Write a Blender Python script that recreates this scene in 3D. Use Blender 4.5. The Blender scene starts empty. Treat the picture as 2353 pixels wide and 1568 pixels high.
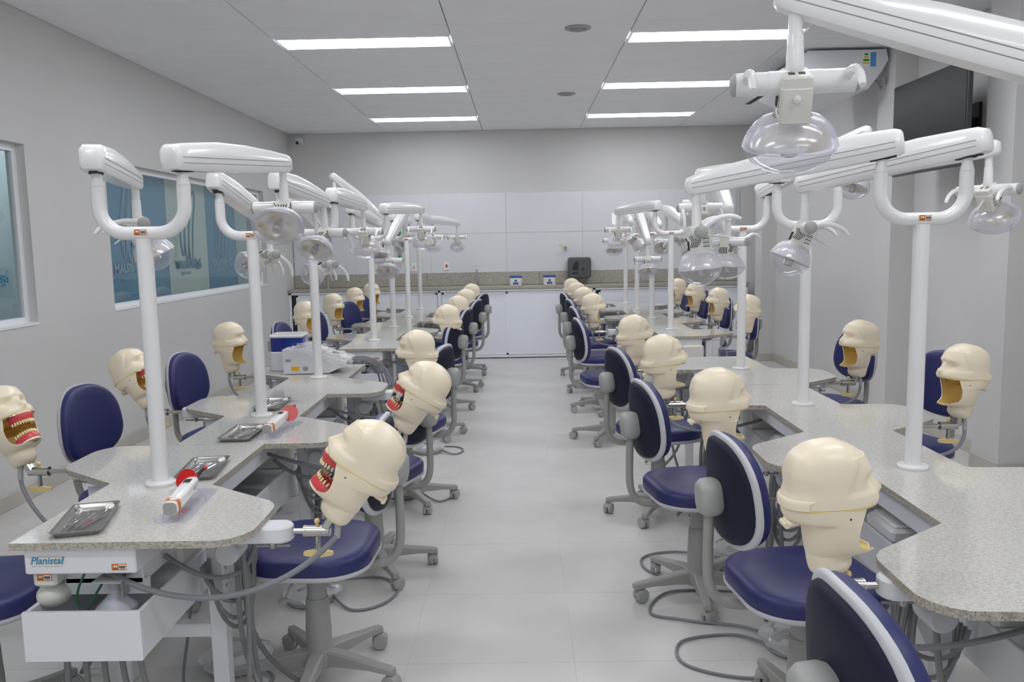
import bpy, math, random
from mathutils import Vector, Matrix, Euler
random.seed(7)
SC = bpy.context.scene
COL = SC.collection
PI = math.pi
def R(d): return math.radians(d)

# ------------------------------------------------------------------ camera
HC = 1.507
F, PITCH, YAW, ROLL = 1922.0, .1175, -.0118, -.0187
fw = Vector((math.sin(YAW)*math.cos(PITCH), math.cos(YAW)*math.cos(PITCH), -math.sin(PITCH)))
rt = Vector((math.cos(YAW), -math.sin(YAW), 0))
up = rt.cross(fw)
r2 = math.cos(ROLL)*rt + math.sin(ROLL)*up
u2 = -math.sin(ROLL)*rt + math.cos(ROLL)*up
cam_d = bpy.data.cameras.new('camera'); cam_d.sensor_width = 36; cam_d.lens = F/2353*36; cam_d.clip_start = .05
cam = bpy.data.objects.new('camera', cam_d); COL.objects.link(cam)
M4 = Matrix((r2, u2, -fw)).transposed().to_4x4(); M4.translation = Vector((0, 0, HC))
cam.matrix_world = M4; SC.camera = cam

# ------------------------------------------------------------------ world, exposure
w = bpy.data.worlds.new('world'); SC.world = w; w.use_nodes = True
w.node_tree.nodes['Background'].inputs[0].default_value = (.55, .6, .66, 1)
w.node_tree.nodes['Background'].inputs[1].default_value = .25
SC.view_settings.view_transform = 'Standard'; SC.view_settings.look = 'None'
SC.view_settings.gamma = 1; SC.view_settings.use_curve_mapping = False
SC.view_settings.exposure = 0.0
SC.cycles.max_bounces = 10; SC.cycles.transparent_max_bounces = 24
SC.cycles.diffuse_bounces = 6; SC.cycles.caustics_reflective = False; SC.cycles.caustics_refractive = False
PANEL_POWER = 13.6
al = bpy.data.lights.new('front_fill', 'AREA'); al.shape = 'RECTANGLE'; al.size = 4.6; al.size_y = 1.7; al.energy = 22; al.color = (.96, .98, 1)  # unseen fill lamp added behind the camera to lift walls and ceiling
alo = bpy.data.objects.new('front_fill', al); COL.objects.link(alo); alo.location = (0, -2.95, 1.8); alo.rotation_euler = (math.radians(90), 0, 0)

# ------------------------------------------------------------------ materials
def srgb(r, g, b):
    f = lambda c: (c/255/12.92) if c/255 <= .04045 else ((c/255+.055)/1.055)**2.4
    return (f(r), f(g), f(b), 1)
def mat(name, col, rough=.5, metal=0, coat=0, spec=.5, var=0, scale=8, bump=0, bscale=200, emit=None, estr=0):
    m = bpy.data.materials.new(name); m.use_nodes = True
    nt = m.node_tree; b = nt.nodes['Principled BSDF']
    b.inputs['Base Color'].default_value = col; b.inputs['Roughness'].default_value = rough
    b.inputs['Metallic'].default_value = metal; b.inputs['Coat Weight'].default_value = coat
    b.inputs['Specular IOR Level'].default_value = spec
    tc = nt.nodes.new('ShaderNodeTexCoord')
    n = nt.nodes.new('ShaderNodeTexNoise'); n.inputs['Scale'].default_value = scale; n.inputs['Detail'].default_value = 5
    nt.links.new(tc.outputs['Object'], n.inputs['Vector'])
    if var:
        mr = nt.nodes.new('ShaderNodeMapRange'); mr.inputs['To Min'].default_value = 1-var; mr.inputs['To Max'].default_value = 1+var
        mr.inputs['From Min'].default_value = .3; mr.inputs['From Max'].default_value = .7
        nt.links.new(n.outputs['Fac'], mr.inputs['Value'])
        mx = nt.nodes.new('ShaderNodeMix'); mx.data_type = 'RGBA'; mx.blend_type = 'MULTIPLY'; mx.inputs['Factor'].default_value = 1
        mx.inputs['A'].default_value = col; nt.links.new(mr.outputs['Result'], mx.inputs['B'])
        nt.links.new(mx.outputs['Result'], b.inputs['Base Color'])
    if bump:
        n2 = nt.nodes.new('ShaderNodeTexNoise'); n2.inputs['Scale'].default_value = bscale; n2.inputs['Detail'].default_value = 3
        nt.links.new(tc.outputs['Object'], n2.inputs['Vector'])
        bp = nt.nodes.new('ShaderNodeBump'); bp.inputs['Strength'].default_value = bump; bp.inputs['Distance'].default_value = .001
        nt.links.new(n2.outputs['Fac'], bp.inputs['Height']); nt.links.new(bp.outputs['Normal'], b.inputs['Normal'])
    if emit:
        b.inputs['Emission Color'].default_value = emit; b.inputs['Emission Strength'].default_value = estr
    return m
def granite(name, light, mid, dark, rough, scale=1.0):
    m = mat(name, light, rough, coat=0, spec=.55)
    nt = m.node_tree; b = nt.nodes['Principled BSDF']; tc = nt.nodes['Texture Coordinate']
    def noise(sc, det=2):
        n = nt.nodes.new('ShaderNodeTexNoise'); n.inputs['Scale'].default_value = sc*scale; n.inputs['Detail'].default_value = det
        mp = nt.nodes.new('ShaderNodeMapping'); mp.inputs['Scale'].default_value = (.7, 1.5, 1); nt.links.new(tc.outputs['Object'], mp.inputs['Vector'])
        nt.links.new(mp.outputs['Vector'], n.inputs['Vector']); return n
    def ramp(n, p0, c0, p1, c1):
        r = nt.nodes.new('ShaderNodeValToRGB'); r.color_ramp.elements[0].position = p0; r.color_ramp.elements[0].color = c0
        r.color_ramp.elements[1].position = p1; r.color_ramp.elements[1].color = c1; nt.links.new(n.outputs['Fac'], r.inputs['Fac']); return r
    base = ramp(noise(115, 3), .38, mid, .6, light)
    fl = ramp(noise(300, 2), .32, (1, 1, 1, 1), .43, (0, 0, 0, 1))
    mx = nt.nodes.new('ShaderNodeMix'); mx.data_type = 'RGBA'
    nt.links.new(fl.outputs['Color'], mx.inputs['Factor']); nt.links.new(base.outputs['Color'], mx.inputs['A']); mx.inputs['B'].default_value = dark
    nt.links.new(mx.outputs['Result'], b.inputs['Base Color'])
    return m
def clear(name, tint, body, bodycol, rough=.06, fres=1.45, gloss=1):
    m = bpy.data.materials.new(name); m.use_nodes = True; nt = m.node_tree; nt.nodes.clear()
    out = nt.nodes.new('ShaderNodeOutputMaterial')
    tr = nt.nodes.new('ShaderNodeBsdfTransparent'); tr.inputs[0].default_value = tint
    df = nt.nodes.new('ShaderNodeBsdfPrincipled'); df.inputs['Base Color'].default_value = bodycol; df.inputs['Roughness'].default_value = .25
    gl = nt.nodes.new('ShaderNodeBsdfGlossy'); gl.inputs['Roughness'].default_value = rough; gl.inputs[0].default_value = (1, 1, 1, 1)
    lw = nt.nodes.new('ShaderNodeLayerWeight'); lw.inputs['Blend'].default_value = .35
    mr = nt.nodes.new('ShaderNodeMapRange'); mr.inputs['To Min'].default_value = body; mr.inputs['To Max'].default_value = min(1, body*3.2+.03)
    nt.links.new(lw.outputs['Facing'], mr.inputs['Value'])
    m1 = nt.nodes.new('ShaderNodeMixShader'); nt.links.new(mr.outputs['Result'], m1.inputs[0])
    nt.links.new(tr.outputs[0], m1.inputs[1]); nt.links.new(df.outputs[0], m1.inputs[2])
    fr = nt.nodes.new('ShaderNodeFresnel'); fr.inputs['IOR'].default_value = fres
    ge = nt.nodes.new('ShaderNodeNewGeometry'); sb = nt.nodes.new('ShaderNodeMath'); sb.operation = 'SUBTRACT'; sb.inputs[0].default_value = 1
    nt.links.new(ge.outputs['Backfacing'], sb.inputs[1]); ml = nt.nodes.new('ShaderNodeMath'); ml.operation = 'MULTIPLY'
    nt.links.new(fr.outputs[0], ml.inputs[0]); nt.links.new(sb.outputs[0], ml.inputs[1])
    m2 = nt.nodes.new('ShaderNodeMixShader'); nt.links.new(ml.outputs[0], m2.inputs[0])
    nt.links.new(m1.outputs[0], m2.inputs[1]); nt.links.new(gl.outputs[0], m2.inputs[2])
    nt.links.new(m2.outputs[0], out.inputs[0])
    return m
MT = {}
MT['wall'] = mat('wall_paint', srgb(210, 209, 208), .7, var=.02, scale=1.5, bump=.05, bscale=300)
MT['ceil'] = mat('ceiling_tile_white', srgb(244, 244, 246), .75, var=.015, scale=3)
MT['grid'] = mat('ceiling_grid', srgb(190, 191, 192), .5)
MT['floor'] = mat('floor_porcelain', srgb(206, 204, 202), .3, var=.05, scale=3.0, spec=.4)
MT['grout'] = mat('floor_grout', srgb(205, 202, 195), .8)
MT['base'] = mat('baseboard_porcelain', srgb(190, 185, 176), .4, var=.03)
MT['wtile'] = mat('white_wall_tile', srgb(220, 223, 227), .18, var=.01)
MT['wgrout'] = mat('wall_tile_grout', srgb(205, 208, 211), .6)
MT['white'] = mat('white_enamel', srgb(236, 235, 236), .22, coat=.3)
MT['white2'] = mat('white_powder_coat', srgb(228, 229, 234), .4, var=.01)
MT['ivory'] = mat('ivory_plastic', srgb(222, 220, 212), .35)
MT['line'] = mat('seam_line_grey', srgb(140, 140, 142), .6)
MT['cab'] = mat('cabinet_laminate', srgb(242, 245, 252), .35, var=.01)
MT['alu'] = mat('white_aluminium', srgb(238, 240, 244), .3)
MT['gran'] = granite('grey_granite', srgb(214, 212, 207), srgb(194, 191, 184), srgb(150, 147, 140), .07)
MT['grane'] = granite('granite_sawn_edge', srgb(196, 189, 176), srgb(164, 156, 142), srgb(104, 97, 88), .45)
MT['granb'] = granite('beige_granite', srgb(186, 182, 172), srgb(165, 160, 148), srgb(118, 112, 104), .2, .8)
MT['blue'] = mat('navy_vinyl', srgb(39, 43, 98), .42, bump=.25, bscale=500, spec=.5, var=.04, scale=20)
MT['blue2'] = mat('navy_vinyl_back', srgb(30, 32, 52), .55, bump=.4, bscale=700, spec=.25)
MT['rim'] = mat('light_grey_rim', srgb(200, 201, 206), .45)
MT['gplast'] = mat('grey_plastic', srgb(158, 157, 154), .5, bump=.15, bscale=600)
MT['gmid'] = mat('mid_grey_plastic', srgb(168, 168, 166), .5, bump=.1, bscale=600)
MT['dark'] = mat('dark_rubber', srgb(40, 40, 42), .6)
MT['cream'] = mat('cream_plastic', srgb(245, 231, 206), .3, var=.012, scale=6, spec=.45)
MT['ochre'] = mat('ochre_liner', srgb(246, 218, 140), .55, var=.05, scale=15)
MT['ytool'] = mat('yellow_plastic', srgb(238, 214, 150), .4)
MT['gum'] = mat('red_gum', srgb(216, 72, 78), .3)
MT['tooth'] = mat('ivory_tooth', srgb(246, 226, 176), .25)
MT['steel'] = mat('brushed_steel', srgb(200, 198, 194), .22, metal=1)
MT['chrome'] = mat('polished_steel', srgb(215, 215, 216), .1, metal=1)
MT['dsteel'] = mat('tray_steel', srgb(176, 175, 172), .27, metal=1)
MT['hose'] = mat('grey_hose', srgb(128, 130, 136), .5)
MT['dhose'] = mat('dark_grey_hose', srgb(124, 124, 126), .5)
MT['black'] = mat('black_cable', srgb(28, 30, 38), .5)
MT['orange'] = mat('orange_label', srgb(214, 128, 60), .5)
MT['paper'] = mat('white_label', srgb(238, 236, 232), .5)
MT['ink'] = mat('black_ink', srgb(38, 36, 36), .6)
MT['logo'] = mat('blue_ink', srgb(64, 140, 176), .5)
MT['plate'] = mat('beige_plate', srgb(222, 218, 208), .35)
MT['red'] = clear('red_filter', (.8, .03, .02, 1), .9, srgb(214, 14, 14), .25, 1.2)
MT['tip'] = mat('red_cap', srgb(200, 24, 50), .4)
MT['clear'] = clear('clear_cover', (.95, .95, .98, 1), .12, srgb(234, 233, 242), .05, 1.55)
MT['clear2'] = clear('frosted_cover', (.92, .92, .96, 1), .26, srgb(236, 234, 243), .08, 1.55)
MT['acryl'] = clear('clear_acrylic', (.96, .96, .985, 1), .03, srgb(215, 215, 240), .04)
MT['film'] = clear('clear_film', (.96, .96, .96, 1), .25, srgb(228, 228, 230), .12)
MT['glass'] = clear('window_glass', (.88, .93, .93, 1), .0, srgb(120, 140, 145), .02, 1.5)
MT['gold'] = mat('gold_reflector', srgb(240, 232, 208), .2, metal=.3)
m_ = MT['gold']; nt_ = m_.node_tree; b_ = nt_.nodes['Principled BSDF']; n_ = nt_.nodes['Noise Texture']; n_.inputs['Scale'].default_value = 22
r_ = nt_.nodes.new('ShaderNodeValToRGB'); r_.color_ramp.elements[0].position = .5; r_.color_ramp.elements[0].color = srgb(244, 242, 234); r_.color_ramp.elements[1].position = .72; r_.color_ramp.elements[1].color = srgb(214, 186, 120)
nt_.links.new(n_.outputs['Fac'], r_.inputs['Fac']); nt_.links.new(r_.outputs['Color'], b_.inputs['Base Color'])
MT['bulb'] = mat('satin_bulb_cap', srgb(196, 194, 190), .25, metal=.9)
MT['tank'] = clear('blue_tank', (.05, .12, .7, 1), .5, srgb(34, 66, 170), .06)
MT['yel'] = mat('yellow_label', srgb(246, 190, 30), .5)
MT['screen'] = mat('black_screen', srgb(24, 25, 27), .35, spec=.2)
MT['tvframe'] = mat('tv_frame', srgb(60, 62, 66), .35)
MT['disp'] = mat('graphite_plastic', srgb(84, 88, 90), .4)
MT['lid'] = mat('blue_lid', srgb(52, 84, 160), .4)
MT['green'] = mat('green_knob', srgb(20, 140, 76), .45)
MT['yknob'] = mat('yellow_lever', srgb(226, 206, 50), .4)
MT['redk'] = mat('red_socket', srgb(170, 40, 30), .5)
MT['fblue'] = mat('blue_banner', srgb(100, 146, 178), .5, var=.02, scale=2)
MT['fbeige'] = mat('pale_banner', srgb(204, 208, 204), .5, var=.02, scale=2)
MT['fgrey'] = mat('grey_banner', srgb(180, 188, 186), .5, var=.02, scale=2)
MT['fline'] = mat('pale_print', srgb(160, 186, 204), .5)
MT['fline2'] = mat('blue_print', srgb(80, 134, 164), .5)
MT['bott'] = mat('milky_bottle', srgb(206, 208, 218), .3)
MT['wire'] = mat('green_wire', srgb(30, 80, 60), .5)
MT['led'] = mat('led_diffuser', (1, 1, 1, 1), .5, emit=(.95, .97, 1, 1), estr=PANEL_POWER)
MT['corr'] = mat('corridor_paint', srgb(160, 168, 170), .8)
MT['led2'] = mat('corridor_fill_led', (1, 1, 1, 1), .5, emit=(.92, .97, 1, 1), estr=14)  # glow of the added corridor fill panels

# ------------------------------------------------------------------ mesh builder
class MB:
    def __init__(s): s.v = []; s.f = []; s.m = []; s.mi = 0
    def add(s, vs, fs, M=None):
        o = len(s.v)
        s.v += [tuple(M @ Vector(p)) if M else tuple(p) for p in vs]
        for f in fs: s.f.append(tuple(i+o for i in f)); s.m.append(s.mi)
        return s
    def mat(s, i): s.mi = i; return s
    def box(s, c, d, ch=0, M=None):
        x, y, z = c; a, b, h = d[0]/2, d[1]/2, d[2]/2
        if ch <= 0:
            vs = [(x+i*a, y+j*b, z+k*h) for k in (-1, 1) for j in (-1, 1) for i in (-1, 1)]
            fs = [(0, 2, 3, 1), (4, 5, 7, 6), (0, 1, 5, 4), (2, 6, 7, 3), (0, 4, 6, 2), (1, 3, 7, 5)]
            return s.add(vs, fs, M)
        ch = min(ch, a*.98, b*.98, h*.98)
        lv = []
        for zz, ins in ((z-h, ch), (z-h+ch, 0), (z+h-ch, 0), (z+h, ch)):
            A, B = a-ins, b-ins; q = ch if not ins else ch*.6
            lv.append([(x+p, y+r, zz) for p, r in ((A-q, -B), (A, -B+q), (A, B-q), (A-q, B), (-A+q, B), (-A, B-q), (-A, -B+q), (-A+q, -B))])
        return s.loft(lv, M=M)
    def loft(s, rings, closed=True, caps=True, M=None):
        n = len(rings[0]); vs = [p for r in rings for p in r]; fs = []
        for i in range(len(rings)-1):
            for j in range(n if closed else n-1):
                k = (j+1) % n; fs.append((i*n+j, i*n+k, (i+1)*n+k, (i+1)*n+j))
        if caps and closed:
            fs.append(tuple(range(n-1, -1, -1))); fs.append(tuple(range((len(rings)-1)*n, len(rings)*n)))
        return s.add(vs, fs, M)
    def lathe(s, prof, n=20, M=None, caps=True):
        return s.loft([[(r*math.cos(2*PI*j/n), r*math.sin(2*PI*j/n), z) for j in range(n)] for r, z in prof], M=M, caps=caps)
    def cyl(s, p0, p1, r0, r1=None, n=14, ch=0):
        if r1 is None: r1 = r0
        p0, p1 = Vector(p0), Vector(p1); d = p1-p0; L = d.length
        M = Matrix.Translation(p0) @ d.to_track_quat('Z', 'Y').to_matrix().to_4x4()
        pr = [(r0, 0), (r1, L)] if not ch else [(r0-ch, 0), (r0, ch), (r1, L-ch), (r1-ch, L)]
        return s.lathe(pr, n, M)
    def ball(s, c, r, n=12, m=8, sc=(1, 1, 1), M=None):
        pr = [(max(1e-4, math.sin(PI*i/m))*r, -math.cos(PI*i/m)*r) for i in range(m+1)]
        T = Matrix.Translation(Vector(c)) @ Matrix.Diagonal((*sc, 1))
        return s.lathe(pr, n, (M @ T) if M else T)
    def tube(s, pts, r, n=10, closed=False, caps=True):
        P = [Vector(p) for p in pts]; N = len(P); rings = []; prev = None
        for i in range(N):
            t = (P[(i+1) % N]-P[i-1]) if closed else (P[min(i+1, N-1)]-P[max(i-1, 0)])
            t.normalize()
            if prev is None: a = t.orthogonal().normalized()
            else:
                a = prev-t*prev.dot(t); a = a.normalized() if a.length > 1e-6 else t.orthogonal().normalized()
            prev = a; b = t.cross(a); rr = r[i] if isinstance(r, (list, tuple)) else r
            rings.append([tuple(P[i]+(a*math.cos(2*PI*j/n)+b*math.sin(2*PI*j/n))*rr) for j in range(n)])
        if closed: rings.append(rings[0])
        return s.loft(rings, caps=caps and not closed)
    def prism(s, poly, z0, z1, ch=0, M=None):
        def ins(P, d):
            n = len(P); out = []
            for i in range(n):
                a, b, c = Vector(P[i-1]), Vector(P[i]), Vector(P[(i+1) % n])
                e1, e2 = (b-a).normalized(), (c-b).normalized()
                n1, n2 = Vector((-e1.y, e1.x)), Vector((-e2.y, e2.x))
                q = n1+n2; q = q/max(.3, q.dot(n1)) if q.length > 1e-6 else n1
                out.append(tuple(b+q*d))
            return out
        if ch:
            q = ins(poly, ch); R_ = [(q, z0), (poly, z0+ch), (poly, z1-ch), (q, z1)]
        else: R_ = [(poly, z0), (poly, z1)]
        return s.loft([[(x, y, z) for x, y in P] for P, z in R_], M=M)
    def mesh(s, name, mats, smooth=40):
        me = bpy.data.meshes.new(name); me.from_pydata(s.v, [], s.f)
        for m in (mats if isinstance(mats, (list, tuple)) else [mats]): me.materials.append(m)
        me.polygons.foreach_set('material_index', s.m)
        if smooth:
            me.polygons.foreach_set('use_smooth', [True]*len(me.polygons)); me.set_sharp_from_angle(angle=R(smooth))
        me.update(); return me
def bez(p0, p1, p2, p3, n=14):
    p0, p1, p2, p3 = map(Vector, (p0, p1, p2, p3))
    return [p0*(1-t)**3+p1*3*t*(1-t)**2+p2*3*t*t*(1-t)+p3*t**3 for t in [i/n for i in range(n+1)]]
def smoothpath(pts, k=6):
    P = [Vector(p) for p in pts]; P = [2*P[0]-P[1]]+P+[2*P[-1]-P[-2]]; out = []
    for i in range(1, len(P)-2):
        for j in range(k):
            t = j/k; a, b, c, d = P[i-1], P[i], P[i+1], P[i+2]
            out.append(.5*((2*b)+(c-a)*t+(2*a-5*b+4*c-d)*t*t+(3*b-a-3*c+d)*t**3))
    out.append(P[-2]); return out
def rrect(a, b, r, n=5):
    out = []
    for cx, cy, t0 in ((a-r, b-r, 0), (-a+r, b-r, 90), (-a+r, -b+r, 180), (a-r, -b+r, 270)):
        for i in range(n+1):
            t = R(t0+90*i/n); out.append((cx+r*math.cos(t), cy+r*math.sin(t)))
    return out
def ob(name, me, parent=None, loc=(0, 0, 0), rot=(0, 0, 0), label=None):
    o = bpy.data.objects.new(name, me); COL.objects.link(o); o.location = loc; o.rotation_euler = rot
    if parent: o.parent = parent
    if label: o['label'] = label
    return o
def thing(name, label, cat, loc=(0, 0, 0), rz=0, group=None, me=None):
    o = bpy.data.objects.new(name, me); COL.objects.link(o); o.location = loc; o.rotation_euler = (0, 0, rz)
    o['label'] = label; o['category'] = cat; o['kind'] = 'thing'
    if group: o['group'] = group
    return o
def struct(name, me, loc=(0, 0, 0), rot=(0, 0, 0)):
    o = ob(name, me, None, loc, rot); o['kind'] = 'structure'; return o
def one(fn, mats, name, smooth=40):
    b = MB(); fn(b); return b.mesh(name, mats, smooth)
def text(name, body, size, m, parent, M, ext=.0004, shear=0, align='CENTER', bold=0):
    c = bpy.data.curves.new(name, 'FONT'); c.body = body; c.size = size; c.extrude = ext; c.shear = shear; c.align_x = align; c.align_y = 'CENTER'; c.offset = bold
    o = bpy.data.objects.new(name, c); COL.objects.link(o)
    me = bpy.data.meshes.new_from_object(o.evaluated_get(bpy.context.evaluated_depsgraph_get())); bpy.data.objects.remove(o)
    me.materials.clear(); me.materials.append(m); me.name = name
    o = bpy.data.objects.new(name, me); COL.objects.link(o); o.parent = parent; o.matrix_local = M
    return o
ORD = ['first', 'second', 'third', 'fourth', 'fifth', 'sixth', 'seventh', 'eighth']

# ------------------------------------------------------------------ room shell
XW0, XW1, Y0, YB, ZC = -3.03, 3.1, -2.6, 11.2, 2.977
FX, FY, FS = -.43, 2.86, .6
b = MB(); b.box(((XW0+XW1)/2, (Y0+YB)/2, -.0512), (XW1-XW0+.4, YB-Y0+.4, .1)); floor = struct('floor', b.mesh('floor', MT['grout']))
def floor_tiles():
    cache = {}
    i0 = int((XW0-FX)//FS); j0 = int((Y0-FY)//FS)
    for i in range(i0, 14):
        x0, x1 = max(FX+i*FS, XW0), min(FX+(i+1)*FS, XW1)
        if x1-x0 < .02: continue
        for j in range(j0, 20):
            y0, y1 = max(FY+j*FS, Y0), min(FY+(j+1)*FS, YB)
            if y1-y0 < .02: continue
            k = (round(x1-x0, 3), round(y1-y0, 3))
            if k not in cache:
                q = MB(); q.box((0, 0, -.0045), (k[0]-.0015, k[1]-.0015, .009), .0004); cache[k] = q.mesh('tile', MT['floor'])
            ob('tile', cache[k], floor, ((x0+x1)/2, (y0+y1)/2, 0))
floor_tiles()
GX, GY, GW, GL = -1.74, 5.84, 1.2725, .636
b = MB(); b.box(((XW0+XW1)/2, (Y0+YB)/2, ZC+.07), (XW1-XW0+.4, YB-Y0+.4, .1)); ceil = struct('ceiling', b.mesh('ceiling', MT['grid']))
LIGHTS = [(c, j) for c in (0, 2) for j in range(-12, 7, 3)]
def ceil_tiles():
    cache = {}
    xs = [XW0]+[GX+GW*i for i in range(4)]+[XW1]
    for ci in range(5):
        for j in range(-14, 10):
            y0, y1 = max(GY+GL*j, Y0), min(GY+GL*(j+1), YB)
            if y1-y0 < .02: continue
            if (ci-1, j) in LIGHTS: y1 = y0+.318
            k = (round(xs[ci+1]-xs[ci], 3), round(y1-y0, 3))
            if k not in cache:
                q = MB(); q.box((0, 0, .011), (k[0]-.007, k[1]-.007, .022), .002); cache[k] = q.mesh('ceiling_tile', MT['ceil'])
            ob('ceiling_tile', cache[k], ceil, ((xs[ci]+xs[ci+1])/2, (y0+y1)/2, ZC-.004))
ceil_tiles()
# ceiling lights
q = MB(); q.box((0, 0, 0), (GW-.02, .012, .03)); 
fr_me = one(lambda b: [b.box((0, s*.148, 0), (GW-.03, .01, .02)) for s in (-1, 1)]+[b.box((s*(GW/2-.02), 0, 0), (.01, .306, .02)) for s in (-1, 1)], MT['white'], 'frame')
df_me = one(lambda b: b.box((0, 0, .004), (GW-.045, .286, .008)), MT['led'], 'diffuser')
for n, (c, j) in enumerate(LIGHTS):
    k = (j+12)//3
    vis = {4: 'nearest in view', 5: 'middle one', 6: 'farthest'}.get(k, ORD[k]+' from the front wall, over the camera')
    t = thing('ceiling_light', 'long white recessed ceiling light panel, %s row, %s' % ('left' if c == 0 else 'right', vis), 'ceiling light',
              (GX+GW*(c+.5), GY+GL*j+.318+.159, ZC), 0, 'recessed ceiling light panels')
    ob('frame', fr_me, t, (0, 0, .004)); ob('diffuser', df_me, t, (0, 0, -.004))
for x, y, wd in ((.424, 6.0, 'nearer'), (.487, 8.59, 'farther')):
    t = thing('ceiling_vent', 'round grey ceiling air outlet, the %s of two' % wd, 'vent', (x, y, ZC-.004), 0, 'round ceiling outlets')
    q = MB(); q.lathe([(.092, 0), (.09, -.008), (.07, -.014), (.06, -.008), (.058, 0)], 28); ob('rim', q.mesh('rim', MT['gmid']), t)
    q = MB(); q.lathe([(.058, -.002), (.055, -.006), (.001, -.007)], 24); q.box((0, 0, -.008), (.11, .004, .003)); ob('grille', q.mesh('grille', MT['gplast']), t)
# walls
def wall(name, boxes, m=MT['wall']):
    q = MB()
    for c, d in boxes: q.box(c, d)
    return struct(name, q.mesh(name, m))
WT = .12
def span(x0, x1, y0, y1, z0, z1): return (((x0+x1)/2, (y0+y1)/2, (z0+z1)/2), (x1-x0, y1-y0, z1-z0))
W1 = (3.3, 5.2); W2 = (6.2, 10.0); WZ = (1.055, 2.16)
wl = wall('wall_left', [span(XW0-WT, XW0, Y0, W1[0], 0, 3.05), span(XW0-WT, XW0, W1[1], W2[0], 0, 3.05), span(XW0-WT, XW0, W2[1], YB+.1, 0, 3.05),
    span(XW0-WT, XW0, W1[0], W1[1], 0, WZ[0]), span(XW0-WT, XW0, W1[0], W1[1], WZ[1], 3.05),
    span(XW0-WT, XW0, W2[0], W2[1], 0, WZ[0]), span(XW0-WT, XW0, W2[0], W2[1], WZ[1], 3.05)])
wall('wall_back', [span(XW0-.2, XW1+.2, YB, YB+.1, 0, 3.05)])
wall('wall_front', [span(XW0-.2, XW1+.2, Y0-.1, Y0, 0, .9), span(XW0-.2, XW1+.2, Y0-.1, Y0, 2.7, 3.05), span(XW0-.2, -2.4, Y0-.1, Y0, .9, 2.7), span(2.4, XW1+.2, Y0-.1, Y0, .9, 2.7)])  # opening made up to let the added fill lamp in
q = MB()
for a_, c_ in ((-2.4, -2.34), (-.83, -.77), (.77, .83), (2.34, 2.4)): q.box(*span(a_, c_, Y0-.08, Y0-.02, .9, 2.7), .004)
for a_, c_ in ((.9, .95), (2.65, 2.7)): q.box(*span(-2.4, 2.4, Y0-.08, Y0-.02, a_, c_), .004)
f3 = struct('window_3', q.mesh('window_frame', MT['alu'])); q = MB(); q.box(*span(-2.36, 2.36, Y0-.053, Y0-.047, .93, 2.67)); ob('pane', q.mesh('pane', MT['glass']), f3)  # invented window, out of view, framing the fill lamp's opening
PIL = [(5.07, 5.38), (6.69, 7.0), (10.22, 10.5)]
wall('wall_right', [span(XW1, XW1+.1, Y0, YB, 0, 3.05)]+[span(2.925, XW1+.02, a, c, 0, 3.05) for a, c in PIL]+[span(2.925, XW1+.02, 2.3, 2.62, 0, 3.05)])
def bb(name, boxes):
    q = MB()
    for c, d in boxes: q.box(c, d, .003)
    struct(name, q.mesh(name, MT['base']))
bb('baseboard_left', [span(XW0, XW0+.012, Y0, 10.85, 0, .095)])
rb = []
yy = Y0
for a, c in [(2.3, 2.62)]+PIL:
    rb += [span(XW1-.012, XW1, yy, a, 0, .095), span(2.913, XW1, a-.012, a, 0, .095), span(2.913, 2.925, a, c, 0, .095)]; yy = c
rb += [span(XW1-.012, XW1, yy, 10.85, 0, .095)]
bb('baseboard_right', rb)
# corridor behind the left windows
q = MB(); q.box((-4.7, 6.5, 1.5), (.1, 12, 3.4)); q.box((-3.95, 6.5, -.05), (1.6, 12, .1)); q.box((-3.95, 6.5, 3.1), (1.6, 12, .1)); q.box((-3.95, 12.5, 1.5), (1.6, .1, 3.4)); q.box((-3.95, .5, 1.5), (1.6, .1, 3.4))
struct('wall_corridor', q.mesh('wall_corridor', MT['corr']))
q = MB(); q.box((0, 0, 0), (.3, 1.2, .02))
for y in (6.6, 7.8, 9.0, 10.2):  # lamps added out of view to brighten the banners and glass
    t = thing('corridor_fill', 'unseen fill light panel added behind the left windows, %s from the near end' % ORD[(6.6, 7.8, 9.0, 10.2).index(y)], 'ceiling light', (-4.1, y, 3.03)); df2 = df_me.copy(); df2.materials.clear(); df2.materials.append(MT['led2']); ob('diffuser', df2, t, (0, 0, 0), (0, 0, PI/2))
def window(n, ya, yb, parent_x):
    fr = MB(); z0, z1 = WZ; x = XW0-.075; t = .045
    for s in ((x-.019, x+.019, ya, ya+t, z0+.001, z1-.001), (x-.019, x+.019, yb-t, yb, z0+.001, z1-.001), (x-.02, x+.02, ya, yb, z0, z0+t), (x-.02, x+.02, ya, yb, z1-t, z1)): fr.box(*span(*s))
    fr.box(*span(XW0-.06, XW0+.006, ya, yb, z0-.006, z0+.012), .002)
    f = struct('window_%d' % n, fr.mesh('window_frame', MT['alu']))
    g = MB(); g.box(*span(x-.003, x+.003, ya+t, yb-t, z0+t, z1-t)); ob('pane', g.mesh('pane', MT['glass']), f)
    return f
win1 = window(1, *W1, 0); win2 = window(2, *W2, 0)
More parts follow.
